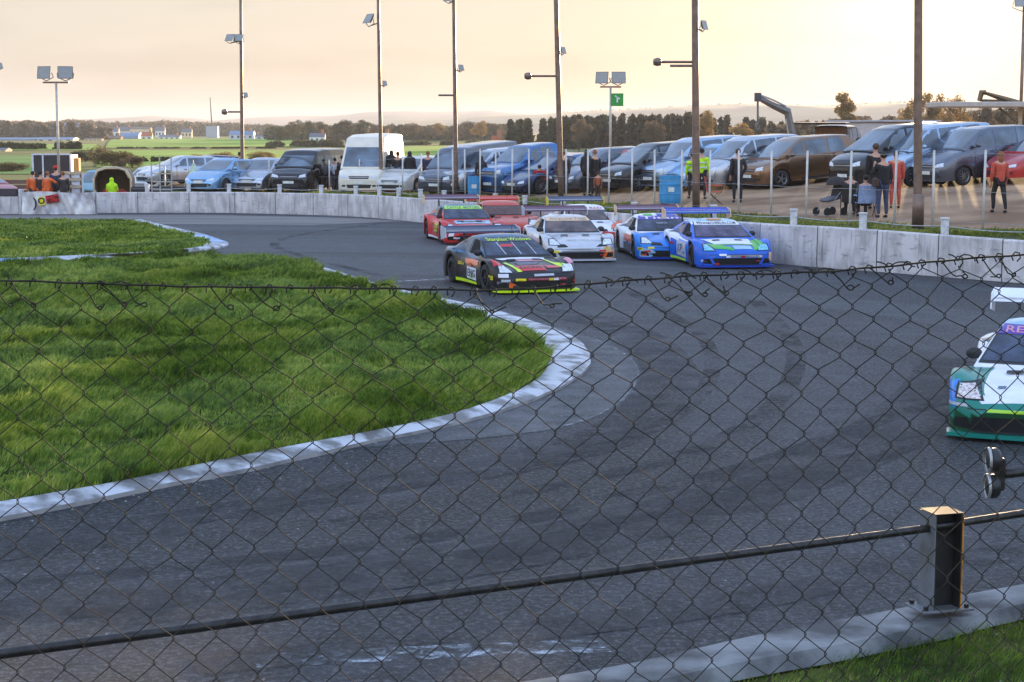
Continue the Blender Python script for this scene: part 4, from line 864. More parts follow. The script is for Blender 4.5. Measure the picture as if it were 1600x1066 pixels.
def race_car(label, pos, a, base, livery, cols, wing=('black', 'white', 'black'), visor=('black', 'neon', ''), skirt='dark', decals=(), texts=(), wing_txt=None, wz=1.40, screen=None, lights=True, wheelcol=None, Wd=2.0, splitter='dark', far=False, bars=False):
    h = RH
    zc = [(-h, .34), (-h + .05, .43), (-h + .16, .49), (-h + .36, .545), (-1.3, .61), (-.85, .68), (-.6, .71), (.7, .76), (1.3, .80), (1.8, .80), (h, .74)]
    zs = [(-h, .31), (-h + .05, .41), (-h + .16, .52), (-h + .34, .63), (-1.5, .70), (-1.2, .72), (-.85, .68), (-.4, .62), (.4, .66), (1.0, .78), (1.35, .82), (1.8, .80), (h, .70)]
    wp = [(-h, .60), (-h + .03, .72), (-h + .09, .83), (-h + .2, .92), (-h + .38, .975), (-1.4, 1.0), (-1.0, .99), (-.7, .93), (.6, .92), (.95, .99), (1.6, 1.0), (h, .93)]
    roof = [(-.80, .68), (-.35, .895), (.02, 1.055), (.28, 1.125), (.55, 1.145), (.85, 1.115), (1.25, .99), (1.75, .80)]
    c = Car(2 * h, Wd, zc, zs, wp, (-1.22, 1.28), .31, .09, .68, roof, .61, .82, [LV[k] for k in cols], livery, True, 1.16)
    e = empty('racing_car', label, 'racing car', pos, a, 'racing cars on the track'); c.emit(e)
    MB().box((0, 0, .33), (Wd * .7, 3.5, .36)).build('underbody', m_well, e)
    for sx in (-1, 1):
        for y in (-1.22, 1.28): wheel(e, sx * (Wd / 2 - .15), y, .305, .25, LV[wheelcol] if wheelcol else m_rimd, 6)
    # screen, visor strip, side openings
    scm = screen or m_screen
    c.quad('windscreen_surround', 'front', [(-.775, .722), (.775, .722), (.60, 1.10), (-.60, 1.10)], m_black, e, 12, 10, .006)
    c.quad('windscreen', 'front', [(-.735, .748), (.735, .748), (.575, 1.09), (-.575, 1.09)], scm, e, 12, 10, .01)
    for q in (-1, 1): c.quad('brake_duct', 'front', [(q * .66, .125), (q * .88, .14), (q * .87, .245), (q * .72, .26)] if q > 0 else [(-.88, .14), (-.66, .125), (-.72, .26), (-.87, .245)], m_well, e, 4, 3, .013)
    c.quad('bumper_crease', 'front', [(-.86, .350), (.86, .350), (.86, .362), (-.86, .362)], m_black, e, 10, 1, .009)
    if lights:
        for q in (-1, 1): c.quad('headlight_surround', 'front', [(q * .54, .445), (q * .88, .455), (q * .87, .63), (q * .65, .62)] if q > 0 else [(-.88, .455), (-.54, .445), (-.65, .62), (-.87, .63)], m_black, e, 5, 5, .008)
    o = c.quad('visor_strip', 'front', [(-.625, 1.012), (.625, 1.012), (.575, 1.105), (-.575, 1.105)], LV[visor[0]], e, 10, 3, .016)
    if visor[2]: c.text('visor_text', 'front', visor[2], (0, 1.054), .085, LV[visor[1]], e, 1.06, off=.022)
    for vw, q in (('left', 1), ('right', -1)):
        c.quad('side_window', vw, [(-.42, .745), (.42, .745), (.40, 1.06), (.08, 1.04)], m_well, e, 6, 6, .008)
        c.quad('rear_quarter_window', vw, [(.50, .76), (1.2, .79), (.80, 1.03), (.50, 1.06)], scm, e, 4, 4, .008)
        m_ = MB().ball((q * .86, -.42, .80), (.10, .06, .075), 10).tube([(q * .74, -.38, .74), (q * .82, -.40, .78)], .018, 5); m_.build('wing_mirror', m_black, e, True)
        c.quad('side_skirt', vw, [(-.82, .095), (.88, .095), (.88, .17), (-.82, .15)], LV[skirt], e, 6, 1, .014)
        c.quad('door_seam', vw, [(-.5, .2), (-.485, .2), (-.485, .64), (-.5, .64)], m_black, e, 1, 5)
        c.quad('door_seam', vw, [(.55, .2), (.565, .2), (.565, .66), (.55, .66)], m_black, e, 1, 5)
    c.quad('rear_window', 'rear', [(-.6, .82), (.6, .82), (.52, 1.04), (-.52, 1.04)], scm, e, 6, 4)
    if bars:
        for x0, x1 in ((-.30, -.36), (.06, .0), (.42, .34)): c.quad('cage_bar', 'front', [(x0, .76), (x0 + .022, .76), (x1 + .022, 1.0), (x1, 1.0)], LV['ltgrey'], e, 1, 6, .018)
    # front splitter, grille, lamps
    mb = MB(); vs = []
    for z in (.045, .085):
        for x, y in ((-.98, -h + .28), (-.94, -h - .02), (-.7, -h - .10), (0, -h - .13), (.7, -h - .10), (.94, -h - .02), (.98, -h + .28)): vs.append((x * Wd / 2, y, z))
    mb.add(vs, [tuple(reversed(range(7))), tuple(range(7, 14))] + [(i, (i + 1) % 7, (i + 1) % 7 + 7, i + 7) for i in range(7)]); mb.build('front_splitter', LV[splitter], e)
    c.quad('grille', 'front', [(-.56, .115), (.56, .115), (.66, .27), (-.66, .27)], m_well, e, 6, 3, .012)
    if lights:
        for q in (-1, 1):
            hl = c.quad('headlight', 'front', [(q * .58, .46), (q * .85, .47), (q * .84, .61), (q * .68, .60)] if q > 0 else [(-.85, .47), (-.58, .46), (-.68, .60), (-.84, .61)], lights if not isinstance(lights, bool) else m_light, e, 5, 5, .012)
    for q in (-1, 1): c.quad('tail_light', 'rear', [(q * .6, .55), (q * .88, .55), (q * .88, .66), (q * .6, .66)], m_plum, e, 2, 2, .012)
    for n, vw, cs, col in decals: c.quad(n, vw, cs, LV[col] if isinstance(col, str) else col, e, 8, 6, .011 if n != 'duct' else .014)
    for vw, t, cc, hh, wd_, col, sl in texts: c.text('lettering', vw, t, cc, hh, LV[col], e, wd_, sl, .02, vw == 'right')
    rs = random.Random(label); names = ['OIL', 'TYRES', 'SPARK', 'FUEL', 'BRAKES', 'TOOLS', 'RACING', 'LUBE', 'No1', 'AUTO']
    for q in range(7 if 'green and white racing' not in label else 0):
        y_ = rs.uniform(-1.9, 1.7); z_ = rs.uniform(.2, .5)
        if abs(abs(y_ - .03) - 1.25) < .42: continue
        w_2 = rs.uniform(.12, .24); h_2 = w_2 * rs.uniform(.3, .5)
        if c.quad('sponsor_sticker', 'right', [(y_ - w_2 / 2, z_), (y_ + w_2 / 2, z_), (y_ + w_2 / 2, z_ + h_2), (y_ - w_2 / 2, z_ + h_2)], LV[rs.choice(['white', 'yellow', 'red', 'sky', 'lime', 'ltgrey'])], e, 2, 2, .018): c.text('lettering', 'right', rs.choice(names), (y_, z_ + h_2 / 2), h_2 * .9, LV['dark'], e, w_2 * .8, 0, .026, True)
    for q in range(5 if 'green and white racing' not in label else 0):
        x_ = rs.uniform(-.8, .8); z_ = rs.choice([.285, .33, .1]) if abs(x_) < .6 else rs.uniform(.12, .36); w_2 = rs.uniform(.1, .2)
        c.quad('sponsor_sticker', 'front', [(x_ - w_2 / 2, z_), (x_ + w_2 / 2, z_), (x_ + w_2 / 2, z_ + .05), (x_ - w_2 / 2, z_ + .05)], LV[rs.choice(['white', 'yellow', 'red', 'dark', 'ltgrey', 'orange'])], e, 2, 2, .02)
    for q in (-1, 1):
        c.quad('bonnet_seam', 'top', [(q * .66, -1.85), (q * .672, -1.85), (q * .72, -.9), (q * .708, -.9)], m_black, e, 1, 8, .012); c.quad('bonnet_vent', 'top', [(q * .3 - .1, -1.12), (q * .3 + .1, -1.12), (q * .3 + .1, -1.0), (q * .3 - .1, -1.0)], m_black, e, 3, 2, .02)
        for t_ in range(3): c.quad('arch_louvre', 'top', [(q * .84 - .07, -1.34 + t_ * .07), (q * .84 + .07, -1.34 + t_ * .07), (q * .84 + .07, -1.31 + t_ * .07), (q * .84 - .07, -1.31 + t_ * .07)], m_black, e, 2, 1, .014)
    c.quad('splitter_shadow_gap', 'front', [(-.9, .095), (.9, .095), (.9, .115), (-.9, .115)], m_black, e, 6, 1, .016)
    # rear wing
    y0 = h - .02; w = bpy.data.objects.new('rear_wing', None); link(w, e)
    mb = MB(); prof = [(-.19, -.03), (-.15, .01), (0, .045), (.13, .085), (.20, .125), (.20, .10), (.12, .045), (0, .008), (-.13, -.035)]; hw = .93; n = len(prof)
    vs = [(x, y0 + p[0], wz + p[1]) for x in (-hw, hw) for p in prof]; mb.add(vs, [(i, i + n, (i + 1) % n + n, (i + 1) % n) for i in range(n)] + [tuple(range(n)), tuple(reversed(range(n, 2 * n)))])
    wp_ = mb.build('wing_plane', LV[wing[0]], w)
    MB().box((0, y0 - .155, wz + .005), (1.80, .012, .05), rot=(.35, 0, 0)).build('wing_leading_strip', LV[wing[1]], wp_)
    vis = MB()
    for q in (-1, 1):
        MB().add([(q * hw + k * .008, y0 + yy, wz + zz) for k in (-1, 1) for yy, zz in ((-.24, -.13), (.18, -.20), (.24, .02), (.2, .13), (-.18, .08))], [(4, 3, 2, 1, 0), (5, 6, 7, 8, 9)] + [(i, (i + 1) % 5, (i + 1) % 5 + 5, i + 5) for i in range(5)]).build('end_plate', LV[wing[2]], w)
        MB().add([(q * .42 + k * .012, yy, zz) for k in (-1, 1) for yy, zz in ((y0 - .35, .72), (y0 - .17, .72), (y0 + .06, wz - .0), (y0 - .06, wz - .0))], [(3, 2, 1, 0), (4, 5, 6, 7)] + [(i, (i + 1) % 4, (i + 1) % 4 + 4, i + 4) for i in range(4)]).build('wing_strut', m_black, w)
    if wing_txt:
        cu = bpy.data.curves.new('t', 'FONT'); cu.body = wing_txt[0]; cu.size = .085; cu.align_x = 'CENTER'; cu.resolution_u = 2; o = bpy.data.objects.new('t', cu); me = bpy.data.meshes.new_from_object(o); bpy.data.objects.remove(o)
        me.materials.clear(); me.materials.append(LV[wing_txt[1]]); me.transform(Matrix.Scale(wing_txt[2], 4, Vector((1, 0, 0)))); me.transform(Matrix.Translation((0, y0 + .05, wz + .075)) @ Matrix.Rotation(R(17), 4, 'X') @ Matrix.Translation((0, -.05, 0)))
        lo_ = link(bpy.data.objects.new('wing_lettering', me), w)
    # radio aerial and tow loop
    MB().tube([(.3, .6, 1.12), (.3, .66, 1.34)], .006, 5).build('aerial', m_black, e); MB().tube([(.5, -h - .02, .2), (.5, -h - .09, .2), (.57, -h - .09, .2), (.57, -h - .02, .2)], .012, 6).build('tow_loop', LV['red'], e)
    return e
def gp(px, py, back=RH):                     # front-bottom centre pixel -> point
    return G(px, py, 0)
def place_front(px, py, a):                  # car origin such that its nose centre sits at the pixel
    p = G(px, py, 0); f = Vector((math.sin(a), -math.cos(a), 0)); return p - f * RH
# 1 black
L1 = lambda c, g: (0 if not g else (3 if c.z > 1.08 else 0)) if c.z > .30 else 0
A = R(19)
race_car('black racing car with neon yellow splitter and yellow visor lettering', place_front(842, 459, A), A, 'black', lambda c, g: (1 if g and c.z > 1.06 else (1 if (c.z > .74 and abs(c.x) > .72) else 0)), ['black', 'tealb'],
  wing=('navy', 'ltgrey', 'ltgrey'), visor=('navy', 'neon', 'Starplast Windows'), skirt='neon', splitter='neon', bars=True, wz=1.14, wheelcol='dark',
  decals=[('hood_stripe', 'top', [(-.44, -1.95), (-.34, -1.95), (-.48, -1.25), (-.56, -1.25)], 'neon'), ('hood_stripe', 'top', [(.62, -1.78), (.74, -1.72), (.50, -1.0), (.44, -1.02)], 'neon'),
          ('hood_panel', 'top', [(-.34, -1.93), (.22, -1.93), (.22, -1.60), (-.44, -1.60)], 'red'), ('hood_panel', 'top', [(.28, -1.82), (.62, -1.76), (.56, -1.60), (.28, -1.60)], 'red'), ('hood_panel', 'top', [(-.5, -1.02), (.5, -1.02), (.55, -.84), (-.6, -.84)], 'white'), ('hood_panel', 'top', [(-.18, -1.22), (.4, -1.2), (.36, -1.06), (-.2, -1.06)], 'pink'), ('hood_panel', 'top', [(-.3, -1.56), (.1, -1.56), (.3, -1.26), (-.3, -1.26)], 'navy'),
          ('fender_panel', 'top', [(-.92, -1.75), (-.74, -1.8), (-.74, -1.5), (-.92, -1.45)], 'red'), ('fender_panel', 'top', [(.8, -1.78), (.93, -1.7), (.93, -1.4), (.8, -1.4)], 'pink'), ('bumper_strip', 'front', [(-.28, .285), (.66, .285), (.66, .345), (-.28, .345)], 'dred'), ('bumper_badge', 'front', [(-.10, .375), (.36, .385), (.36, .43), (-.10, .425)], 'ltgrey'),
          ('fender_badge', 'front', [(-.88, .36), (-.68, .36), (-.68, .44), (-.88, .44)], 'white'), ('fender_badge', 'front', [(-.90, .22), (-.70, .2), (-.70, .27), (-.90, .27)], 'grey'), ('flame', 'front', [(-.70, .13), (-.44, .12), (-.52, .20), (-.66, .27)], 'orange'), ('flame', 'front', [(.66, .14), (.92, .18), (.90, .32), (.78, .22)], 'ored'),
          ('door_panel', 'right', [(-.62, .52), (.30, .52), (.42, .63), (-.5, .62)], 'orange'), ('door_number_panel', 'right', [(-.50, .18), (.20, .20), (.20, .47), (-.50, .45)], 'white'), ('sponsor_panel', 'front', [(-.32, .91), (.0, .92), (.0, .965), (-.28, .965)], 'red')],
  texts=[('right', 'ENG', (-.15, .32), .24, .56, 'navy', 0), ('front', 'PERFORMANCE PARTS', (.19, .315), .05, .86, 'pink', 0), ('top', 'RACING', (-.08, -1.76), .2, .5, 'black', 0)])
# 2 red
A = R(13)
race_car('red racing car with lime visor strip and yellow door square', place_front(744, 382, A), A, 'red', lambda c, g: (1 if g and c.z > .95 else 0), ['red', 'tealb'],
  wing=('maroon', 'ltgrey', 'peach'), visor=('lime', 'tealb', 'CASTLE  MOTORS'), skirt='white', splitter='dred', wz=1.28,
  decals=[('hood_panel', 'top', [(-.5, -1.4), (.6, -1.4), (.66, -.9), (-.5, -.9)], 'pale'), ('hood_vent', 'top', [(-.3, -1.25), (.5, -1.25), (.5, -1.05), (-.3, -1.05)], 'dark'), ('door_number_panel', 'right', [(-.35, .32), (.15, .32), (.15, .56), (-.35, .56)], 'yellow'), ('fender_flash', 'front', [(-.86, .25), (-.76, .12), (-.66, .42), (-.80, .50)], 'white'), ('bumper_panel', 'front', [(-.55, .3), (.6, .3), (.6, .38), (-.5, .38)], 'dred'), ('bumper_panel', 'front', [(.1, .14), (.8, .14), (.8, .27), (.1, .27)], 'orange')],
  texts=[('right', '52', (-.1, .44), .2, .36, 'dark', 0)])
# 3 orange-red
A = R(10)
race_car('orange-red racing car with matching wing, boxed in behind the black one', place_front(800, 374, A), A, 'ored', lambda c, g: 0, ['ored'], wing=('ored', 'red', 'peach'), visor=('ored', 'white', ''), wz=1.14, screen=mat('amber_screen', (.08, .02, .012), rough=.1, var=.4), splitter='ored')
# 4 silver
A = R(9)
race_car('silver-white racing car with a broad maroon wing and dark oval nostril in the bonnet', place_front(909, 410, A), A, 'silver', lambda c, g: 1 if c.x > .55 and c.z < .36 and c.y < -1.7 else 0, ['silver', 'peach'],
  wing=('maroon', 'ltgrey', 'ltgrey'), visor=('peach', 'grey', 'WICKLOW TYRES'), wz=1.22, splitter='ltgrey', screen=mat('warm_screen', (.07, .055, .075), rough=.1, var=.6, scale=3, col2=(.16, .10, .09)),
  decals=[('nostril', 'front', [(-.66, .40), (-.36, .41), (-.44, .475), (-.64, .485)], 'dark'), ('nostril', 'front', [(.40, .41), (.72, .43), (.66, .50), (.5, .47)], 'dark'), ('bumper_patch', 'front', [(.58, .12), (.9, .13), (.88, .28), (.62, .26)], 'orange'), ('mouth_rim', 'front', [(-.52, .265), (.52, .265), (.54, .30), (-.54, .30)], 'grey')],
  texts=[('top', 'I RACE U RACE ALONG', (.14, -1.68), .12, 1.0, 'dark', 0), ('top', 'MX', (-.1, -1.15), .1, .3, 'red', 0)])
# 5 white/red far
A = R(7)
race_car('white and red racing car half hidden behind the silver one, with a blue-black wing', place_front(931, 384, A), A, 'white', lambda c, g: 1 if (not g and c.z < .42 and c.y < -1.2) else 0, ['white', 'red'], wing=('navy', 'ltgrey', 'yellow'), visor=('white', 'red', 'TEAM RED'), wz=1.24,
  decals=[('nostril', 'front', [(.1, .44), (.4, .44), (.36, .5), (.14, .5)], 'dark'), ('fender_flash', 'top', [(.5, -1.9), (.9, -1.7), (.85, -1.3), (.6, -1.4)], 'orange')], screen=MATS['warm_screen'])
# 6 blue
A = R(6)
race_car('sky blue racing car with white roof and purple visor strip', place_front(1052, 407, A), A, 'sky', lambda c, g: (1 if (g or c.y > -.75) else 0), ['sky', 'white'], wing=('maroon', 'ltgrey', 'peach'), visor=('purple', 'white', 'Titan'), wz=1.22, splitter='royal',
  decals=[('nostril', 'front', [(-.62, .415), (-.28, .40), (-.34, .475), (-.58, .495)], 'dark'), ('bumper_panel', 'front', [(-.90, .10), (-.36, .10), (-.58, .30), (-.90, .345)], 'pale'), ('hood_panel', 'top', [(.45, -1.8), (.82, -1.7), (.8, -1.2), (.56, -1.2)], 'pink'), ('roof_panel', 'top', [(-.42, .1), (-.18, .1), (-.18, .4), (-.42, .4)], 'green'), ('roof_panel', 'top', [(-.05, .12), (.5, .12), (.5, .42), (-.05, .42)], 'royal'), ('bumper_bar', 'front', [(-.1, .30), (.9, .30), (.9, .345), (-.1, .345)], 'pale'), ('door_panel', 'right', [(-.7, .42), (.5, .42), (.5, .6), (-.7, .6)], 'orange'), ('door_panel', 'right', [(-.7, .16), (.6, .16), (.6, .38), (-.7, .38)], 'grey')],
  texts=[('front', 'Coors', (-.66, .19), .11, .36, 'dark', 0), ('front', 'NORTH', (0, .92), .05, .3, 'ltgrey', 0)])
# 7 royal blue
A = R(9)
race_car('royal blue racing car with green and white bonnet and orange roof plate', place_front(1152, 420, A), A, 'blue', lambda c, g: (2 if g and c.z > 1.10 else (1 if (g and c.z > 1.04) else (1 if (not g and c.z > .6 and c.y > -.9 and c.x < -.5) else 0))), ['blue', 'white', 'pale'], wing=('royal', 'pale', 'peach'), visor=('white', 'dark', 'PENN&CHERLIN.COM'), wz=1.26, skirt='lime', splitter='royal', wing_txt=('MOTORSPORT TEAM', 'pink', 1.7), Wd=2.08,
  screen=mat('violet_screen', (.05, .035, .10), rough=.08, var=.5, scale=4, col2=(.10, .08, .16)), lights=mat('blue_lens', srgb(110, 190, 215), rough=.1, var=.4, scale=22, coat=1),
  decals=[('hood_panel', 'top', [(-.46, -1.5), (.56, -1.5), (.62, -.86), (-.62, -.86)], 'white'), ('hood_swoosh', 'top', [(-.56, -1.86), (-.06, -2.0), (-.1, -1.82), (-.66, -1.30)], 'green'), ('hood_swoosh', 'top', [(.46, -1.97), (.78, -1.85), (.78, -1.05), (.58, -1.1)], 'green'), ('hood_swoosh', 'top', [(-.5, -1.60), (.56, -1.60), (.56, -1.52), (-.56, -1.52)], 'green'), ('hood_panel', 'top', [(-.05, -1.95), (.44, -1.93), (.44, -1.68), (-.05, -1.68)], 'pale'),
          ('bumper_strip', 'front', [(-.26, .29), (.62, .29), (.62, .345), (-.26, .345)], 'ltgrey'), ('fender_badge', 'front', [(-.92, .18), (-.72, .18), (-.72, .235), (-.92, .235)], 'ltgrey'), ('fender_badge', 'front', [(.84, .18), (.96, .20), (.96, .40), (.86, .42)], 'peach'), ('door_panel', 'right', [(-.62, .18), (.42, .22), (.5, .6), (-.45, .56)], 'ltgrey'), ('door_mark', 'right', [(-.2, .26), (.0, .26), (.0, .54), (-.2, .54)], 'amber'), ('roof_plate', 'top', [(-.2, .16), (.2, .16), (.2, .34), (-.2, .34)], 'amber')],
  texts=[('right', '17', (.1, .4), .28, .4, 'dark', 0), ('front', 'CROWN SERVICES', (.18, .318), .05, .8, 'dark', 0), ('top', 'Irvine', (0, .25), .12, .32, 'red', 0)])
# 8 green, nearest
A = R(-22)
def L8(c, g):
    if g: return 3 if c.z > 1.05 else 1
    if c.y < -.72 and abs(c.x) < .60 and c.z > .43: return 1
    if c.z < .27 : return 2
    if c.x < -.86 and .36 < c.z < .62 and c.y < -1.55: return 4
    if c.y > -.72 and c.z > .5: return 1
    return 0
race_car('green and white racing car with a tall white wing, cut off by the picture edge', place_front(1612, 694, A), A, 'teal', L8, ['teal', 'white', 'dgreen', 'pale', 'sky'], wing=('white', 'white', 'white'), visor=('purple', 'pink', 'RENEGADE'), wz=1.26, splitter='teal',
  lights=mat('warm_lens', srgb(206, 170, 160), rough=.1, var=.35, scale=26, coat=1, col2=srgb(235, 225, 220)), wing_txt=('ACE', 'red', 3),
  decals=[('bumper_stripe', 'front', [(-.5, .33), (.5, .33), (.5, .365), (-.5, .365)], 'lime'), ('fender_badge', 'front', [(-.96, .375), (-.72, .375), (-.72, .41), (-.96, .41)], 'ltgrey'), ('intake', 'front', [(-.70, .11), (.70, .11), (.62, .29), (-.66, .27)], 'dark'), ('hood_slot', 'top', [(-.15, -1.20), (.2, -1.2), (.2, -1.17), (-.15, -1.17)], 'dark'), ('bonnet_badge', 'top', [(-.43, -1.68), (-.34, -1.68), (-.34, -1.6), (-.43, -1.6)], 'tealb')])

# ================================================================ people
m_skin = mat('skin', srgb(196, 146, 118), rough=.5, var=.06)
def cl(name, c): return mat('cloth_' + name, srgb(*c), rough=.85, var=.18, scale=14, bump=.2, bscale=30)
CL = {'black': cl('black', (34, 32, 34)), 'dark': cl('dark', (52, 46, 46)), 'navy': cl('navy', (46, 52, 76)), 'jeans': cl('jeans', (62, 70, 98)), 'brown': cl('brown', (74, 54, 44)), 'pink': cl('lilac', (170, 140, 176)), 'white': cl('white', (214, 218, 228)), 'hivis': cl('hivis', (188, 236, 30)), 'red': cl('coral', (196, 82, 62)), 'orange': cl('orange', (226, 104, 46)), 'grey': cl('grey', (98, 98, 106)), 'lblue': cl('light_blue', (150, 170, 206)), 'rust': cl('rust', (160, 92, 60)), 'lred': cl('bright_red', (200, 40, 38))}
HAIR = {'brown': mat('hair_brown', srgb(74, 52, 38), rough=.7, var=.3, scale=30), 'dark': mat('hair_dark', srgb(34, 28, 26), rough=.7, var=.3, scale=30), 'ginger': mat('hair_ginger', srgb(140, 84, 46), rough=.7, var=.3, scale=30), 'blond': mat('hair_blond', srgb(206, 172, 118), rough=.7, var=.3, scale=30)}
def skinned(name, chains, m, parent, sub=1):
    """chains: list of lists of (x, y, z, r); points equal in position are shared; first point is the root"""
    vs = []; rd = []; idx = {}; es = []
    for ch in chains:
        pr = None
        for x, y, z, r in ch:
            k = (round(x, 4), round(y, 4), round(z, 4))
            if k not in idx: idx[k] = len(vs); vs.append((x, y, z)); rd.append(r)
            if pr is not None and pr != idx[k]: es.append((pr, idx[k]))
            pr = idx[k]
    me = bpy.data.meshes.new(name); me.from_pydata(vs, es, []); o = bpy.data.objects.new(name, me); COL.objects.link(o)
    md = o.modifiers.new('s', 'SKIN'); md.use_smooth_shade = True
    for i, v in enumerate(me.skin_vertices[0].data): v.radius = (rd[i], rd[i]); v.use_root = (i == 0)
    sb = o.modifiers.new('u', 'SUBSURF'); sb.levels = sub; sb.render_levels = sub
    dg = bpy.context.evaluated_depsgraph_get(); m2 = bpy.data.meshes.new_from_object(o.evaluated_get(dg)); bpy.data.objects.remove(o)
    m2.materials.clear(); m2.materials.append(m); m2.name = name
    m2.polygons.foreach_set('use_smooth', [True] * len(m2.polygons))
    return link(bpy.data.objects.new(name, m2), parent)
def person(pos, face, label, top='dark', legs='jeans', hair='dark', ht=1.75, pose='stand', hood=False, hat=None, long_hair=False, group=None, child=False, bulk=1.15, arms=None):
    k = ht / 1.75; e = empty('person', label, 'person', pos, face, group)
    B = lambda *c: [(x * k, y * k, z * k, r * k) for x, y, z, r in c]
    hd = 1.12 if child else 1.0
    sit = pose in ('sit', 'sit_ground')
    dz = -.42 if pose == 'sit' else (-.78 if pose == 'sit_ground' else 0)
    def T(c): return [(x, y, z + dz, r) for x, y, z, r in c]
    torso = T([(0, 0, .95, .13 * bulk), (0, 0, 1.12, .125 * bulk), (0, -.01, 1.30, .14 * bulk), (0, 0, 1.42, .10)])
    head = T([(0, 0, 1.42, .10), (0, -.005, 1.50, .052), (0, -.015, 1.555, .062 * hd), (0, -.02, 1.62, .088 * hd), (0, -.01, 1.69, .082 * hd), (0, 0, 1.735, .045 * hd)])
    am = {'stand': [(.19, 0, 1.39, .058), (.235, .02, 1.12, .046), (.225, -.06, .88, .034), (.222, -.075, .83, .03)],
          'pocket': [(.19, 0, 1.39, .058), (.27, .05, 1.13, .046), (.19, -.10, .95, .034), (.17, -.13, .92, .03)],
          'point': [(.19, 0, 1.39, .058), (.36, -.10, 1.25, .046), (.56, -.20, 1.22, .034), (.62, -.22, 1.215, .03)],
          'phone': [(.19, 0, 1.39, .058), (.25, -.08, 1.15, .046), (.14, -.24, 1.36, .034), (.12, -.26, 1.40, .03)],
          'lap': [(.19, 0, 1.39, .058), (.24, -.05, 1.14, .046), (.16, -.28, 1.05, .034), (.13, -.33, 1.04, .03)]}
    al, ar = arms or (('lap', 'lap') if sit else ('stand', 'stand'))
    def arm(n, sx): return T([(sx * x, y, z, r) for x, y, z, r in am[n]])
    if sit: 
        hz = .95 + dz; leg = lambda sx: [(sx * .09, -.02, hz - .03, .085), (sx * .12, -.44, hz + (.03 if pose == 'sit' else .22), .066), (sx * .12, -.50 if pose == 'sit' else -.66, hz - .25 if pose == 'sit' else .12, .05), (sx * .12, -.47 if pose == 'sit' else -.78, .09, .038)]
    elif pose == 'stride': leg = lambda sx: [(sx * .09, 0, .90, .085), (sx * .10, -sx * .14 - .03, .50, .06), (sx * .10, -sx * .16 + .03, .28, .05), (sx * .10, -sx * .20 + .05, .09, .038)]
    else: leg = lambda sx: [(sx * .09, 0, .90, .085), (sx * .11, -.015, .50, .06), (sx * .115, .01, .28, .048), (sx * .115, .02, .09, .038)]
    hip = torso[0]
    chains = [B(*torso), B(*head)]
    for sx, an in ((-1, al), (1, ar)):
        A_ = arm(an, sx); chains.append(B(torso[3], *A_)); chains.append(B(hip, *leg(sx)))
        w_ = A_[-1]; pv = A_[-2]; d = Vector(w_[:3]) - Vector(pv[:3]); d.normalize(); sd_ = d.cross(Vector((0, 1, 0)) if abs(d.y) < .8 else Vector((0, 0, 1))).normalized()
        palm = Vector(w_[:3]) + d * .06; chains.append(B(w_, (palm.x, palm.y, palm.z, .03)))
        for q in range(4):
            r0 = palm + sd_ * (.012 * (q - 1.5)) ; f1 = r0 + d * .045 + sd_ * .006 * (q - 1.5); f2 = f1 + (d + Vector((0, -.5, 0))).normalized() * (.034 - .004 * abs(q - 1.2)); chains.append(B((palm.x, palm.y, palm.z, .03), (f1.x, f1.y, f1.z, .009), (f2.x, f2.y, f2.z, .008)))
        t1 = palm - sd_ * .035 * 1 - d * .02; t2 = t1 + d * .04 - sd_ * .008; chains.append(B((palm.x, palm.y, palm.z, .03), (t1.x, t1.y, t1.z, .011), (t2.x, t2.y, t2.z, .009)))
    skinned('body', chains, m_skin, e)
    f = bpy.data.objects.new('face', None)
    zf = (1.62 + dz) * k; mb = MB(); yf = -.02 * k - .088 * hd * k
    for q in (-1, 1): mb.ball((q * .032 * k, yf * .93, zf + .005), .011 * k, 6)
    mb.build('eyes', HAIR['dark'], e); MB().ball((0, yf - .004, zf - .028 * k), (.012 * k, .018 * k, .022 * k), 6).build('nose', m_skin, e); MB().box((0, yf * .93, zf - .062 * k), (.042 * k, .012 * k, .009 * k)).build('mouth', CL['rust'], e)
    # clothes
    tj = [(x, y, z, r * 1.17) for x, y, z, r in torso[:3]]; top_ch = [B((hip[0], hip[1], hip[2] - (.10 if not sit else .02), .155 * bulk), *tj, (0, .0, 1.40 + dz, .115))]
    for sx, an in ((-1, al), (1, ar)):
        A_ = [(x, y, z, r * 1.35) for x, y, z, r in arm(an, sx)[:3]]; top_ch.append(B((0, .0, 1.40 + dz, .115), *A_))
    if hood: top_ch.append(B((0, 0, 1.40 + dz, .115), (0, .03, 1.52 + dz, .085), (0, .025, 1.62 + dz, .112), (0, .02, 1.70 + dz, .098), (0, .02, 1.75 + dz, .05)))
    skinned('jacket', top_ch, CL[top], e)
    if top == 'hivis' and not sit:
        for z_ in (1.08, 1.24): MB().lathe([(.185 * bulk * k, z_ * k), (.19 * bulk * k, (z_ + .02) * k), (.185 * bulk * k, (z_ + .04) * k)], 14).build('reflective_band', CL['white'], e, True)
    if len(label) % 3 == 0 and not sit: MB().box((.24 * k, .06, .95 * k), (.12, .3, .26), bev=.04).tube([(.22 * k, .04, 1.05 * k), (.05, -.14, 1.3 * k), (-.1, 0, 1.45 * k)], .012, 5).build('shoulder_bag', CL['brown'], e)
    lc = []
    for sx in (-1, 1): lg = [(x, y, z, r * 1.22) for x, y, z, r in leg(sx)]; lc.append(B((0, 0, .93 + dz, .14), *lg))
    skinned('trousers', lc, CL[legs], e)
    for sx in (-1, 1):
        x, y, z, r = leg(sx)[-1]; skinned('shoe', [B((x, y + .03, .05, .045), (x, y - .06, .045, .042), (x, y - .15, .035, .034))], CL['black'], e)
    zt = (1.66 + dz) * k
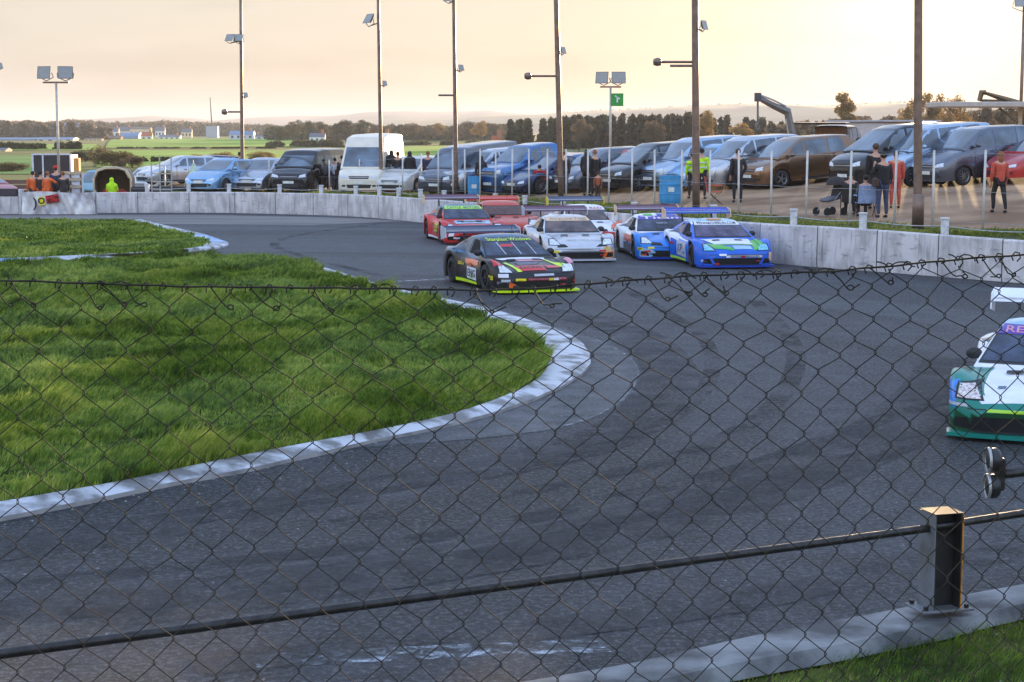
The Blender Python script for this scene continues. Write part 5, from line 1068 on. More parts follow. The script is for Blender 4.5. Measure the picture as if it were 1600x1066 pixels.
    if not hood:
        hb = MB().ball((0, .012 * k, zt + .012 * k), (.093 * hd * k, .098 * hd * k, .092 * hd * k), 12)
        if long_hair: hb.ball((0, .05 * k, zt - .12 * k), (.09 * k, .06 * k, .15 * k), 10)
        o = hb.build('hair', HAIR[hair], e, True)
        # cut the face side clear
        for v in o.data.vertices:
            if v.co.y < -.045 * k and v.co.z < zt + .055 * k: v.co.y = -.04 * k
    if hat: MB().lathe([(0, .11 * k), (.07 * k, .10 * k), (.102 * k, .03 * k), (.106 * k, -.01 * k)], 14, 'Z', (0, 0, zt + .02 * k)).box((0, -.13 * k, zt + .02 * k), (.12 * k, .09 * k, .012)).build('cap', CL[hat], e, True)
    return e
def put(px, py, *a, lo=20, **k): return person(on_ground(px, py), *a, **k)
GP = 'spectators along the fence'
put(376, 299, R(150), 'person in dark coat in front of the light blue hatchback', 'black', 'dark', group=GP, arms=('pocket', 'pocket'))
put(490, 300, R(200), 'bareheaded person in black jacket before the black crew van', 'black', 'dark', hair='ginger', group=GP, ht=1.72)
put(509, 300, R(180), 'child in a lilac coat between the black van and the white van', 'pink', 'grey', hair='brown', ht=1.4, child=True, group=GP)
put(524, 300, R(170), 'child in a white and blue top beside the lilac coat', 'white', 'jeans', hair='dark', ht=1.5, group=GP)
put(535, 300, R(160), 'person in a dark coat next to the child in white', 'dark', 'dark', ht=1.6, group=GP)
put(556, 300, R(185), 'lone person in black before the bonnet of the tall white van', 'black', 'black', group=GP, arms=('pocket', 'pocket'))
put(612, 300, R(190), 'first of the two hooded people standing close together before the pale estate', 'dark', 'dark', hood=True, ht=1.82, group=GP, bulk=1.15)
put(622, 301, R(170), 'bareheaded person in dark coat shoulder to shoulder with a hooded one', 'dark', 'navy', hair='brown', group=GP, bulk=1.1)
put(641, 301, R(160), 'hooded person in a bulky black parka beside a small orange box', 'black', 'black', hood=True, ht=1.78, group=GP, bulk=1.2)
put(669, 301, R(175), 'person in a long navy coat in front of the dark campervan', 'navy', 'navy', hair='ginger', group=GP, bulk=1.25)
put(752, 306, R(180), 'hooded dark figure beside the blue drum and the silver off-roader', 'dark', 'brown', hood=True, ht=1.6, group=GP, bulk=1.15)
put(880, 309, R(190), 'person in a brown jacket and jeans behind the pole by the blue pickup', 'brown', 'jeans', hair='brown', group=GP)
put(917, 307, R(150), 'dark hooded person facing a bareheaded one by the grey estate', 'dark', 'black', hood=True, group=GP, bulk=1.1)
put(929, 308, R(215), 'bareheaded person in black beside the dark hooded one', 'black', 'black', hair='ginger', group=GP, bulk=1.1)
put(934, 312, R(180), 'small child in a brown coat at the verge above the racing cars', 'rust', 'brown', hair='brown', ht=1.0, child=True, group=GP)
put(1096, 312, R(160), 'marshal in a hi-vis yellow jacket pointing with one arm', 'hivis', 'dark', hair='dark', group=GP, arms=('stand', 'point'), bulk=1.1)
put(1081, 311, R(200), 'marshal in a hi-vis waistcoat half hidden by the thick pole', 'hivis', 'dark', hair='brown', ht=1.6, group=GP)
put(1152, 317, R(190), 'tall person in a dark overcoat carrying a bag, before the silver people carrier', 'dark', 'black', hair='brown', ht=1.78, group=GP, bulk=1.2, arms=('pocket', 'stand'))
put(1378, 342, R(195), 'big person in a black coat and jeans standing over the seated pair', 'black', 'jeans', hair='dark', ht=1.85, group=GP, bulk=1.3, arms=('stand', 'phone'))
put(1366, 327, R(190), 'tall thin person in black behind the big one in jeans', 'black', 'dark', hair='brown', ht=1.95, group=GP)
put(1398, 326, R(175), 'person in a loose coral red coat beside the thick pole', 'red', 'red', hair='brown', ht=1.7, group=GP, bulk=1.2)
put(1560, 334, R(190), 'woman in a coral red top and black trousers walking across the car park', 'red', 'black', hair='ginger', ht=1.70, pose='stride', group=GP, long_hair=True)
put(1328, 338, R(170), 'person in dark clothes seated low beside the pushchair', 'dark', 'dark', hair='dark', ht=1.7, pose='sit', group=GP)
put(1351, 341, R(180), 'person in a grey hoody sitting in a light blue folding chair', 'grey', 'dark', hair='dark', ht=1.6, pose='sit', group=GP)
put(843, 304, R(180), 'person in a pale top sitting in a red folding chair', 'lblue', 'dark', hair='dark', ht=1.5, pose='sit', group=GP)

# ================================================================ things along the fence
m_drum = mat('blue_drum', srgb(60, 150, 200), rough=.35, var=.12)
def drum(px, py, label, hh=.88, r=.29):
    p = on_ground(px, py); e = empty('plastic_drum', label, 'drum', p, 0, 'blue plastic drums')
    MB().lathe([(0, .0), (r * .92, .0), (r * .97, .03), (r, .2), (r, .3), (r * 1.04, .31), (r * 1.04, .34), (r, .35), (r, hh * .66), (r * 1.04, hh * .67), (r * 1.04, hh * .7), (r, hh * .71), (r * .97, hh - .03), (r * .98, hh), (r * .88, hh), (r * .86, hh - .02), (0, hh - .02)], 24).build('barrel', m_drum, e, True, 40)
    MB().box((0, -r - .003, hh * .5), (.2, .012, .16)).build('paper_label', m_plate, e); MB().lathe([(0, hh - .0), (.04, hh), (.04, hh - .03)], 10, c=(.12, 0, 0)).build('bung', m_black, e)
drum(741, 307, 'blue plastic drum beside the hooded dark figure', .8, .26); drum(1047, 318, 'blue plastic drum below the silver-blue people carrier', .95, .38)
def chair(px, py, rz_, label, m, g='folding chairs'):
    p = on_ground(px, py); e = empty('folding_chair', label, 'folding chair', p, rz_, g)
    MB().box((0, 0, .42), (.5, .46, .03), bev=.01).build('seat', m, e); MB().box((0, .27, .68), (.5, .03, .5), rot=(-.2, 0, 0), bev=.01).build('backrest', m, e)
    for q in (-1, 1):
        MB().tube([(q * .27, -.24, 0), (q * .27, .22, .44), (q * .27, .34, .94)], .012, 6).build('leg', m_black, e); MB().tube([(q * .27, .26, 0), (q * .27, -.22, .44), (q * .27, -.24, .62)], .012, 6).build('leg', m_black, e); MB().box((q * .27, 0, .63), (.05, .5, .03), bev=.008).build('armrest', m, e)
chair(1351, 341, R(180), 'light blue folding chair holding the person in the grey hoody', CL['lblue']); chair(843, 304, R(180), 'red folding chair behind the fence before the dark blue saloon', CL['lred']); chair(1116, 320, R(90), 'empty coral folding chair seen sideways near the hi-vis marshals', CL['red'])
chair(1328, 338, R(170), 'dark folding chair under the person seated low by the pushchair', CL['dark'])
p = on_ground(1297, 338); e = empty('pushchair', 'pushchair with its handle sticking up beside the seated pair', 'pushchair', p, R(-60))
MB().box((0, 0, .5), (.42, .55, .10), rot=(.2, 0, 0), bev=.04).build('seat', CL['grey'], e); MB().box((0, .26, .78), (.42, .08, .55), rot=(-.3, 0, 0), bev=.03).build('backrest', CL['dark'], e); MB().lathe([(.30, 0), (.27, .12), (.18, .22), (0, .26)], 14, 'Z', (0, .2, .9)).build('hood', CL['dark'], e, True)
for q in (-1, 1): 
    MB().tube([(q * .22, -.3, .15), (q * .22, .1, .6), (q * .22, .55, 1.1)], .012, 6).build('frame_tube', m_galv, e); 
    for y in (-.32, .3): MB().lathe([(0, -.02), (.12, -.02), (.13, 0), (.12, .02), (0, .02)], 14, 'X', (q * .25, y, .13)).build('wheel', m_tyre, e)
MB().tube([(-.22, .55, 1.1), (.22, .55, 1.1)], .018, 8).build('handle', m_black, e)
def simple(px, py, name, label, cat, fn, m, rz_=0, group=None):
    p = on_ground(px, py); o = fn(MB()).build(name, m); o.location = p; o.rotation_euler = (0, 0, rz_); return tag(o, label, cat, group)
simple(616, 302, 'plastic_crate', 'small orange crate on the grass at the feet of the hooded people', 'crate', lambda b: b.box((0, 0, .03), (.7, .42, .06)).box((-.33, 0, .17), (.04, .42, .3)).box((.33, 0, .17), (.04, .42, .3)).box((0, .2, .17), (.7, .03, .3)).box((0, -.2, .17), (.7, .03, .3)), CL['orange'])
p = on_ground(471, 302); e = empty('ride_on_toy', 'small blue plastic ride-on toy on the verge before the black van', 'toy', p); MB().box((0, 0, .28), (.6, .36, .22), bev=.08).build('body', m_drum, e); MB().tube([(.1, 0, .35), (.05, 0, .62)], .02, 6).build('steering_column', m_black, e)
for x in (-.2, .2):
    for y in (-.19, .19): MB().lathe([(0, -.03), (.1, -.03), (.1, .03), (0, .03)], 12, 'Y', (x, y, .1)).build('wheel', m_tyre, e)
p = on_ground(630, 302); e = empty('camping_table', 'low white camping table beside the parka', 'table', p); MB().box((0, 0, .5), (.7, .45, .03), bev=.008).build('tabletop', CL['white'], e)
for x in (-.32, .32):
    for y in (-.19, .19): MB().tube([(x, y, 0), (x * .9, y * .9, .49)], .012, 6).build('leg', m_galv, e)

# ---- marshals post on the left
Lz = .82
def at(px, py, Y): return S(px, py, Y)
m_ban = mat('banner_vinyl', srgb(196, 192, 198), rough=.45, var=.25, scale=1.8, col2=srgb(236, 230, 222), bump=.9, bscale=3)
b0 = G(35, 334.5); b1 = G(149, 333.5); b0.y = b1.y = 73.0; b0.x = S(35, 320, 73).x; b1.x = S(149, 320, 73).x
e = empty('sponsor_banner', 'wrinkled white sponsor banner with yellow and red letters below the marshals', 'banner', ((b0.x + b1.x) / 2, 73, 0)); W_ = b1.x - b0.x; nxx, nzz = 60, 14; vs = []
for j in range(nzz + 1):
    for i in range(nxx + 1):
        x = (i / nxx - .5) * W_; z = .02 + j / nzz * .93; y = .05 * math.sin(x * 5 + z * 4) * (1 - z * .7) + .03 * math.sin(x * 13 - z * 6) + .02 * math.sin(x * 23 + z * 11)
        vs.append((x, y - .06, z - (.03 * math.sin(x * 2.2) if j == nzz else 0)))
for j in range(nzz + 1):
    for i in range(nxx + 1): v = vs[j * (nxx + 1) + i]; vs.append((v[0], v[1] + .012, v[2]))
N1 = (nxx + 1) * (nzz + 1); fs = []
for j in range(nzz):
    for i in range(nxx): q = (j * (nxx + 1) + i, j * (nxx + 1) + i + 1, (j + 1) * (nxx + 1) + i + 1, (j + 1) * (nxx + 1) + i); fs += [q, tuple(k + N1 for k in reversed(q))]
mobj('banner_sheet', vs, fs, m_ban, e, True)
def flat_text(txt, size, m, parent, loc, rot=(R(90), 0, 0), name='lettering', ext=.006, wid=None):
    cu = bpy.data.curves.new('t', 'FONT'); cu.body = txt; cu.size = size; cu.align_x = 'CENTER'; cu.align_y = 'CENTER'; cu.extrude = ext; cu.offset = .01; cu.resolution_u = 3; o = bpy.data.objects.new('t', cu); me = bpy.data.meshes.new_from_object(o); bpy.data.objects.remove(o); me.materials.clear(); me.materials.append(m)
    n = link(bpy.data.objects.new(name, me), parent); n.location = loc; n.rotation_euler = rot; return n
k = W_ / 114
MB().box(((67 - 92) * k, -.18, .58), (9.5 * k, .02, .34), rot=(0, -.15, 0)).build('logo_block', LV['yellow'], e); MB().box(((84 - 92) * k, -.18, .67), (20 * k, .02, .34), rot=(0, -.15, 0)).build('logo_block', LV['dred'], e)
flat_text('O', .36, LV['dark'], e, ((67 - 92) * k, -.20, .58), (R(90), -.15, 0)); flat_text('MC', .36, LV['red'], e, ((84 - 92) * k, -.20, .68), (R(90), -.15, 0)); flat_text(')', .55, LV['dark'], e, ((57 - 92) * k, -.17, .5))
for x in (-.5, 0, .5): MB().tube([(x * W_, .12, 0), (x * W_, .12, 1.02)], .03, 6).build('post', m_galv, e)
e = empty('concrete_barrier', 'short white concrete barrier with a dark cap at the picture edge', 'barrier', (S(10, 320, 73.4).x, 73.4, 0)); MB().box((-2.2, .2, .37), (5.4, .36, .76), bev=.02).build('block', m_wall, e); MB().box((-2.2, .16, .92), (5.3, .32, .32), bev=.02).build('cap', mat('dark_panel', srgb(58, 50, 58), rough=.6), e); MB().box((.6, .15, .52), (.10, .5, 1.06), bev=.01).build('end_post', MATS['white_concrete_post'], e)
# tall screens / box trailer
bx = S(88, 290, 84); e = empty('box_trailer', 'black box trailer with white edge frame behind the marshals', 'trailer', (bx.x, 84, 0)); zt = S(88, 241, 84).z; w_ = 1.8
MB().box((0, 0, zt / 2 + .2), (w_, 1.4, zt - .45)).build('box', mat('trailer_black', srgb(44, 44, 50), rough=.4), e)
for x in (-.9, -.42, .9): MB().box((x, -.72, zt / 2 + .2), (.07, .05, zt - .4)).build('frame_post', CL['white'], e)
MB().box((0, -.72, zt + .0), (w_ + .1, .06, .07)).build('frame_rail', CL['white'], e)
for x in (-.8, .8): MB().lathe([(0, -.08), (.3, -.08), (.32, 0), (.3, .08), (0, .08)], 16, 'X', (x, 0, .32)).build('wheel', m_tyre, e)
q = S(121, 280, 82.5); zt = S(121, 247, 82.5).z; o = MB().box((0, 0, zt / 2), (.26, .4, zt), bev=.01).box((0, -.22, zt * .7), (.14, .05, zt * .4)).build('timber_screen', mat('yellow_wood', srgb(214, 158, 84), rough=.7, var=.3, scale=4, stretch=(8, 8, 1))); o.location = (q.x, 82.5, 0); tag(o, 'narrow upright yellow timber screen beside the black box trailer', 'screen')
m_pal = mat('pale_wood', srgb(196, 176, 148), rough=.8, var=.3, scale=6, stretch=(1, 1, 6))
q = S(115, 300, 76.5); e = empty('pallet_crate', 'tall crate of pale slatted boards standing over the banner', 'crate', (q.x, 76.5, 0)); 
for z in (.08, .4, .75, 1.08, 1.4, 1.68): MB().box((0, -.3, z), (.84, .03, .13)).build('board', m_pal, e)
for x in (-.4, -.05, .4): MB().box((x, -.27, .88), (.06, .05, 1.76)).build('upright', mat('brown_wood', srgb(112, 78, 52), rough=.8), e)
MB().box((0, 0, .84), (.8, .5, 1.66)).build('load', MATS['cloth_white'], e)
GM = 'marshals at their post'
for px, fa, top, lg, hr, kw, lab in ((52, 200, 'orange', 'dark', 'dark', {}, 'marshal in orange overalls at the outer end of the post'), (64, 175, 'dark', 'orange', 'dark', {'hat': 'black'}, 'marshal in a dark jacket behind the orange one'), (75, 160, 'orange', 'orange', 'ginger', {'arms': ('point', 'stand')}, 'marshal in orange leaning an arm to the side below the black trailer'), (88, 185, 'navy', 'dark', 'dark', {'hat': 'lred', 'ht': 1.95}, 'tall marshal with a bright red cap at the mast'), (99, 200, 'dark', 'dark', 'ginger', {}, 'marshal in brown between the mast and the slatted crate')):
    q = S(px, 300, 75.6 + (px % 3) * .5); person(Vector((q.x, q.y, .02)), R(fa), lab, top, lg, hr, group=GM, ht=kw.pop('ht', 1.74), **kw)
e, _ = road_car('hatch', 4.0, 1.75, 1.6, paint('pale_teal', srgb(110, 160, 172), .3), 'pale blue-green hatchback parked behind the slatted crate', (S(150, 300, 84).x, 85, 0), R(-8))
# open round-topped trailer
q = S(176, 300, 80); e = empty('horse_trailer', 'open round-topped trailer with a pale hoop frame and dark inside', 'trailer', (q.x, 80, 0), R(8)); hoop = [(-.82, 0, .35), (-.84, 0, 1.3), (-.66, 0, 1.68), (-.3, 0, 1.8), (.3, 0, 1.8), (.66, 0, 1.68), (.84, 0, 1.3), (.82, 0, .35)]
n = len(hoop); vs = [(x, y, z) for y in (0, 2.4) for x, _, z in hoop]; vs += [(x * .95, y, z * .97) for y in (.02, 2.38) for x, _, z in hoop]
fs = [(i, i + 1, i + 1 + n, i + n) for i in range(n - 1)] + [(i + 2 * n, i + 3 * n, i + 1 + 3 * n, i + 1 + 2 * n) for i in range(n - 1)] + [tuple(range(n, 2 * n))]
mobj('shell', vs, fs, mat('trailer_shell', srgb(130, 108, 84), rough=.6), e); MB().tube(hoop, .05, 8).build('hoop', mat('pale_hoop', srgb(216, 200, 168), rough=.5), e, True); MB().tube([(x * .93, -.5, z + .06) for x, y, z in hoop[1:-1]], .03, 6).build('hoop', MATS['pale_hoop'], e, True); MB().box((0, 1.2, .35), (1.6, 2.4, .08)).build('deck', m_black, e)
for x in (-.9, .9): MB().lathe([(0, -.08), (.28, -.08), (.3, 0), (.28, .08), (0, .08)], 16, 'X', (x, 1.2, .3)).build('wheel', m_tyre, e)
q = S(175, 300, 77.5); person(Vector((q.x, q.y, .12)), R(185), 'crouching marshal in a lime hi-vis coat before the round-topped trailer', 'hivis', 'hivis', 'blond', hood=True, pose='sit', ht=1.75, group=GM, bulk=1.35)
for px, py, sx, lab in ((165, 304, .32, 'small red fuel can just behind the wall below the hi-vis marshal'), (190, 303, .62, 'wide red box on the wall line beside the round-topped trailer')):
    q = S(px, py, 75.2); o = MB().box((0, 0, .2), (sx, .3, .36), bev=.04).tube([(-sx * .3, 0, .38), (-sx * .2, 0, .46), (sx * .2, 0, .46), (sx * .3, 0, .38)], .02, 6).build('fuel_can', CL['lred']); o.location = (q.x, 75.2, .5); tag(o, lab, 'fuel can')
q = S(253, 300, 76); e = empty('metal_hurdle', 'tall metal hurdle gate with three upright bars behind the wall', 'gate', (q.x, 76, 0))
for px, ty in ((237, 255), (250, 243), (268, 244)): x = S(px, 280, 76).x - q.x; MB().tube([(x, 0, -.1), (x, 0, S(px, ty, 76).z)], .03, 6).build('upright', m_galv, e)
for z in (.6, .95, 1.3, 1.65): MB().box((0, .03, z), (.9, .02, .05)).build('rail', m_pal if z > 1.5 else m_galv, e)
q = S(231, 303, 75.5); o = MB().lathe([(.0, .5), (.03, .5), (.12, .05), (.2, .04), (.2, 0), (0, 0)], 14).build('traffic_cone', CL['orange'], None, True); o.location = (q.x, 75.5, .62); tag(o, 'small orange traffic cone behind the wall', 'cone')
road_car('van', 4.4, 1.7, 1.65, P_['white'], 'small white van seen through the hurdle gate', (S(240, 292, 92).x, 93, 0), R(-16), cat='van')
road_car('estate', 4.4, 1.8, 1.45, P_['silver'], 'beige-silver estate behind the hurdle gate', (S(280, 294, 86).x, 87, gz(S(280, 294, 86).x, 87)), R(-55))
road_car('hatch', 4.1, 1.75, 1.45, P_['dblue'], 'dark blue hatchback behind the little green tent', (S(322, 294, 88).x, 89, gz(S(322, 294, 88).x, 89)), R(-50))
road_car('hatch', 4.1, 1.75, 1.45, P_['red'], 'dull red car nosing in behind the dark capped barrier', (S(-40, 300, 84).x, 85, 0.0), R(60))
q = S(303, 296, 84); e = empty('utility_tent', 'narrow pale green pointed tent beside the dark blue hatchback', 'tent', (q.x, 84, gz(q.x, 84))); mobj('canvas', [(-.42, -.3, 0), (.42, -.3, 0), (.42, .4, 0), (-.42, .4, 0), (-.05, 0, 1.15), (.05, .05, 1.15)], [(0, 1, 5, 4), (1, 2, 5), (2, 3, 4, 5), (3, 0, 4)], mat('pale_green_canvas', srgb(186, 208, 186), rough=.8), e); MB().tube([(0, 0, 1.12), (0, 0, 1.3)], .015, 5).build('pole', m_galv, e)
e = empty('tyre_barrier', 'low black rubber barrier run between the gate and the light blue hatchback', 'barrier', (S(285, 300, 76.3).x, 76.6, .72)); MB().box((0, 0, .18), (4.6, .4, .36), bev=.06).build('belt', m_tyre, e); MB().box((0, -.21, .26), (4.5, .02, .05)).build('strap', MATS['cloth_grey'], e)
e = empty('timber_fence', 'long low weathered timber fence behind the marshals at the picture edge', 'fence', (S(0, 295, 86).x, 86, 0))
for z in (.25, .5, .75, 1.0): MB().box((0, 0, z), (9, .03, .2)).build('board', mat('grey_timber', srgb(120, 98, 84), rough=.85, var=.3, scale=3, stretch=(1, 1, 8)), e)
for x in range(-4, 5, 2): MB().box((x, .05, .45), (.1, .1, 1.0)).build('post', MATS['grey_timber'], e)
# ---- right: open van, horsebox, cranes, canopy
def park(px, py, lo=20): return on_ground(px, py, lo)
p = Vector((S(1326, 250, 68).x, 70, gz(S(1326, 250, 68).x, 70))); e, cc = road_car('van', 4.2, 1.5, 1.72, P_['black'], 'black van with its tailgate raised like a shelf behind the bronze people carrier', p, R(160), cat='van')
MB().box((.28, 2.5, 1.80), (2.0, 1.0, .07), rot=(-.02, 0, 0), bev=.02).build('tailgate', P_['black'], e); MB().box((0, 2.12, 1.1), (1.2, .05, 1.1)).build('load_bay', MATS['brown_wood'], e)
p = Vector((S(1392, 250, 72).x, 74, gz(S(1392, 250, 72).x, 74))); e = empty('horsebox', 'white horsebox body with a blue side window rising behind the black people carrier', 'horsebox', p, R(20)); zt = S(1392, 191, 74).z - p.z
MB().box((0, 0, zt / 2 + .3), (2.6, 4.4, zt - .6), bev=.05).build('body', mat('box_white', srgb(196, 186, 182), rough=.5, var=.1), e); MB().box((.0, 0, zt + .03), (2.8, 4.7, .09), bev=.02).build('roof', mat('box_roof', srgb(170, 166, 164), rough=.5), e); MB().box((.7, -2.21, zt - .75), (.9, .03, .7)).build('window', m_carglass, e)
for x in (-1.1, 1.1):
    for y in (-1.4, 1.4): MB().lathe([(0, -.1), (.38, -.1), (.4, 0), (.38, .1), (0, .1)], 16, 'X', (x, y, .4)).build('wheel', m_tyre, e)
m_cr = mat('crane_grey', srgb(116, 112, 108), rough=.5, metal=.4, var=.15); Yc = 84
c0 = Vector((S(1262, 240, Yc).x, Yc, gz(S(1262, 240, Yc).x, Yc))); e = empty('loader_crane', 'folded grey loader crane arm reaching up behind the silver people carrier', 'crane', c0); r_ = lambda px, py: S(px, py, Yc) - c0
MB().tube([(r_(1240, 250).x, 0, 0), r_(1238, 213), r_(1230, 172)], [.26, .2, .17], 4).build('mast', m_cr, e); MB().tube([r_(1233, 176), r_(1210, 166), r_(1183, 152)], [.2, .16, .12], 4).build('boom', m_cr, e); MB().tube([r_(1228, 166), r_(1205, 155), r_(1186, 148)], .055, 6).build('hydraulic_ram', m_galv, e)
MB().box(r_(1184, 152), (.3, .3, .42)).build('head_block', mat('crane_dark', srgb(70, 70, 78), rough=.5), e); MB().tube([r_(1184, 155), r_(1184, 192)], .05, 6).build('cable', m_cr, e); MB().tube([r_(1184, 188), r_(1181, 196), r_(1184, 204), r_(1188, 197)], .05, 6).build('hook', m_cr, e); MB().tube([r_(1229, 186), r_(1233, 213)], .06, 6).build('hydraulic_ram', m_galv, e); MB().box((0, 0, .9), (1.6, 4, .5)).build('truck_bed', m_cr, e)
for x in (-.8, .8):
    for y in (-1.4, 1.4): MB().lathe([(0, -.15), (.45, -.15), (.48, 0), (.45, .15), (0, .15)], 16, 'X', (x, y, .48)).build('wheel', m_tyre, e)
c0 = Vector((S(1600, 240, 90).x, 90, gz(S(1600, 240, 90).x, 90))); e = empty('digger', 'brown digger arm folded above the flat canopy', 'digger', c0); r2 = lambda px, py: S(px, py, 90) - c0; m_dg = mat('digger_brown', srgb(112, 90, 64), rough=.5, metal=.3)
MB().tube([r2(1530, 158), r2(1534, 144), r2(1540, 145)], [.12, .16, .14], 4).build('bucket', m_dg, e); MB().tube([r2(1538, 145), r2(1575, 157), r2(1640, 176), (r2(1640, 176).x, 0, 1.2)], [.08, .16, .2, .25], 4).build('boom', m_dg, e); MB().tube([r2(1534, 157), r2(1566, 158)], .07, 5).build('dipper', m_dg, e); MB().box((r2(1640, 176).x, 0, 1.0), (2, 2.4, 1.6), bev=.1).build('cab', m_dg, e)
Yn = 66; c0 = Vector((S(1600, 240, Yn).x, Yn, gz(S(1600, 240, Yn).x, Yn))); e = empty('flat_canopy', 'long flat pale canopy on posts above the cars at the picture edge', 'canopy', c0); zc_ = S(1530, 164, Yn).z - c0.z; xl = S(1459, 165, Yn).x - c0.x
MB().box(((xl + 6) / 2, 0, zc_), (6 - xl, 2.6, .20), bev=.03).build('roof', mat('canopy_skin', srgb(186, 176, 164), rough=.5, var=.1), e)
for x in (-.2, 5.6): MB().box((x, 0, zc_ / 2), (.14, .14, zc_ - .2)).build('post', mat('canopy_post', srgb(206, 190, 160), rough=.5), e)
MB().tube([(-.2, 0, zc_ - .7), (-1.0, 0, zc_ - .12)], .05, 5).build('strut', m_cr, e)

# ================================================================ countryside
def quadfield(name, px, m, lift=.03, n=14):
    vs = []; 
    for j in range(n + 1):
        for i in range(n + 1):
            u, v = i / n, j / n; a = [px[k][0] for k in range(4)]; b = [1 / (px[k][1] - 205) for k in range(4)]
            X = (a[0] * (1 - u) + a[1] * u) * (1 - v) + (a[3] * (1 - u) + a[2] * u) * v; Q = (b[0] * (1 - u) + b[1] * u) * (1 - v) + (b[3] * (1 - u) + b[2] * u) * v
            p = G(X, 205 + 1 / Q, 0); vs.append((p.x, p.y, gz(p.x, p.y) + lift + p.y * .00012))
    return tag(mobj(name, vs, [(j * (n + 1) + i, j * (n + 1) + i + 1, (j + 1) * (n + 1) + i + 1, (j + 1) * (n + 1) + i) for j in range(n) for i in range(n)], m, smooth=True), kind='structure')
m_f1 = mat('spring_field', (.17, .32, .03), rough=.9, var=.2, scale=.03, col2=(.24, .38, .05), spec=.1, detail=6); m_f2 = mat('deep_field', (.09, .22, .04), rough=.9, var=.2, scale=.05, col2=(.13, .27, .06), spec=.1)
quadfield('field', [(165, 231.5), (520, 229), (470, 217), (175, 217.5)], m_f1); quadfield('field', [(150, 262), (470, 262), (560, 236), (175, 235)], m_f1); quadfield('field', [(-200, 273), (60, 273), (58, 243), (-200, 243)], m_f2); quadfield('field', [(560, 262), (900, 262), (860, 228), (640, 229)], m_f1, .05); quadfield('field', [(-60, 235), (160, 235), (150, 226), (-60, 226)], m_f1)
def leaves(n, size, ell, seed, spike=False):
    r = np.random.default_rng(seed); P = []; tot = sum(e[6] for e in ell)
    for cx_, cy_, cz_, rx, ry, rz2, wt in ell:
        m = int(n * wt / tot); d = r.normal(size=(m, 3)); d /= np.linalg.norm(d, axis=1)[:, None]; rad = r.random(m) ** .45
        q = d * rad[:, None] * np.array([rx, ry, rz2]) + np.array([cx_, cy_, cz_]); P.append(q)
    P = np.concatenate(P); m = len(P); a = r.normal(size=(m, 3)); a /= np.linalg.norm(a, axis=1)[:, None]; b = np.cross(a, r.normal(size=(m, 3))); b /= np.linalg.norm(b, axis=1)[:, None]; s_ = size * (.5 + r.random(m))[:, None]
    V = np.stack([P - a * s_, P + b * s_ * .55, P + a * s_, P - b * s_ * .55], 1).reshape(-1, 3); return V, np.arange(m * 4).reshape(m, 4)
def foliage(name, c1, c2):
    m = mat(name, c1, rough=.9, var=.35, scale=.6, col2=c2, spec=.1, lo=.38, hi=.62); t = m.node_tree; P = t.nodes['Principled BSDF']; tr = t.nodes.new('ShaderNodeBsdfTranslucent'); ms = t.nodes.new('ShaderNodeMixShader'); ms.inputs[0].default_value = .5
    t.links.new(P.inputs['Base Color'].links[0].from_socket, tr.inputs[0]); t.links.new(P.outputs[0], ms.inputs[1]); t.links.new(tr.outputs[0], ms.inputs[2]); t.links.new(ms.outputs[0], t.nodes['Material Output'].inputs[0]); return m
m_bare = foliage('bare_twigs', (.16, .115, .08), (.26, .20, .13)); m_gold = foliage('golden_twigs', (.36, .22, .08), (.5, .34, .14)); m_dark = foliage('dark_evergreen', (.062, .062, .042), (.11, .10, .065)); m_olive = foliage('olive_leaves', (.09, .09, .045), (.17, .15, .08)); m_bark = mat('bark', (.07, .05, .035), rough=.9, var=.3)
m_brush = foliage('scrub', (.17, .125, .05), (.28, .19, .08)); m_hedge = foliage('hedge_leaves', (.03, .045, .015), (.06, .075, .022))
TREES = {}
def tree_mesh(kind, variant):
    key = (kind, variant)
    if key in TREES: return TREES[key]
    r = random.Random(variant * 17 + hash(kind) % 1 + len(kind)); tall = kind == 'tall'
    ell = []; 
    for i in range(11 if kind != 'bush' else 8):
        z = r.uniform(.38, .88) if not tall else r.uniform(.35, .95)
        if kind == 'bush': z = r.uniform(.10, .5)
        w = (.36 if not tall else .2) * math.sqrt(max(.05, 1 - ((z - .6) / .45) ** 2)) if kind != 'bush' else .42 * (1 - z * .5)
        a = r.random() * 6.28; d = r.uniform(.2, 1) * w; s_ = r.uniform(.10, .19) * (1 if not tall else .8) * (1.5 if kind == 'bush' else 1); ell.append((math.cos(a) * d, math.sin(a) * d, z, s_, s_, s_ * .8, s_ ** 2))
    V, Fq = leaves(3800 if kind != 'bush' else 5000, .019, ell, variant + 40); me = npmesh('crown', V, Fq, m_bare); cm = me.data; bpy.data.objects.remove(me)
    th = .85 if kind != 'bush' else .5; mb = MB().tube([(0, 0, -.03), (.005, 0, .3 * th), (0, .01, .65 * th), (0, 0, th)], [.028, .02, .012, .004], 7)
    for cx_, cy_, cz_, *_ in ell: mb.tube([(0, 0, max(.15, cz_ - .28)), (cx_ * .5, cy_ * .5, cz_ - .12), (cx_, cy_, cz_)], [.009, .005, .002], 4)
    t = mb.build('trunk', m_bark); tm = t.data; bpy.data.objects.remove(t); TREES[key] = (cm, tm); return TREES[key]
CM = {}
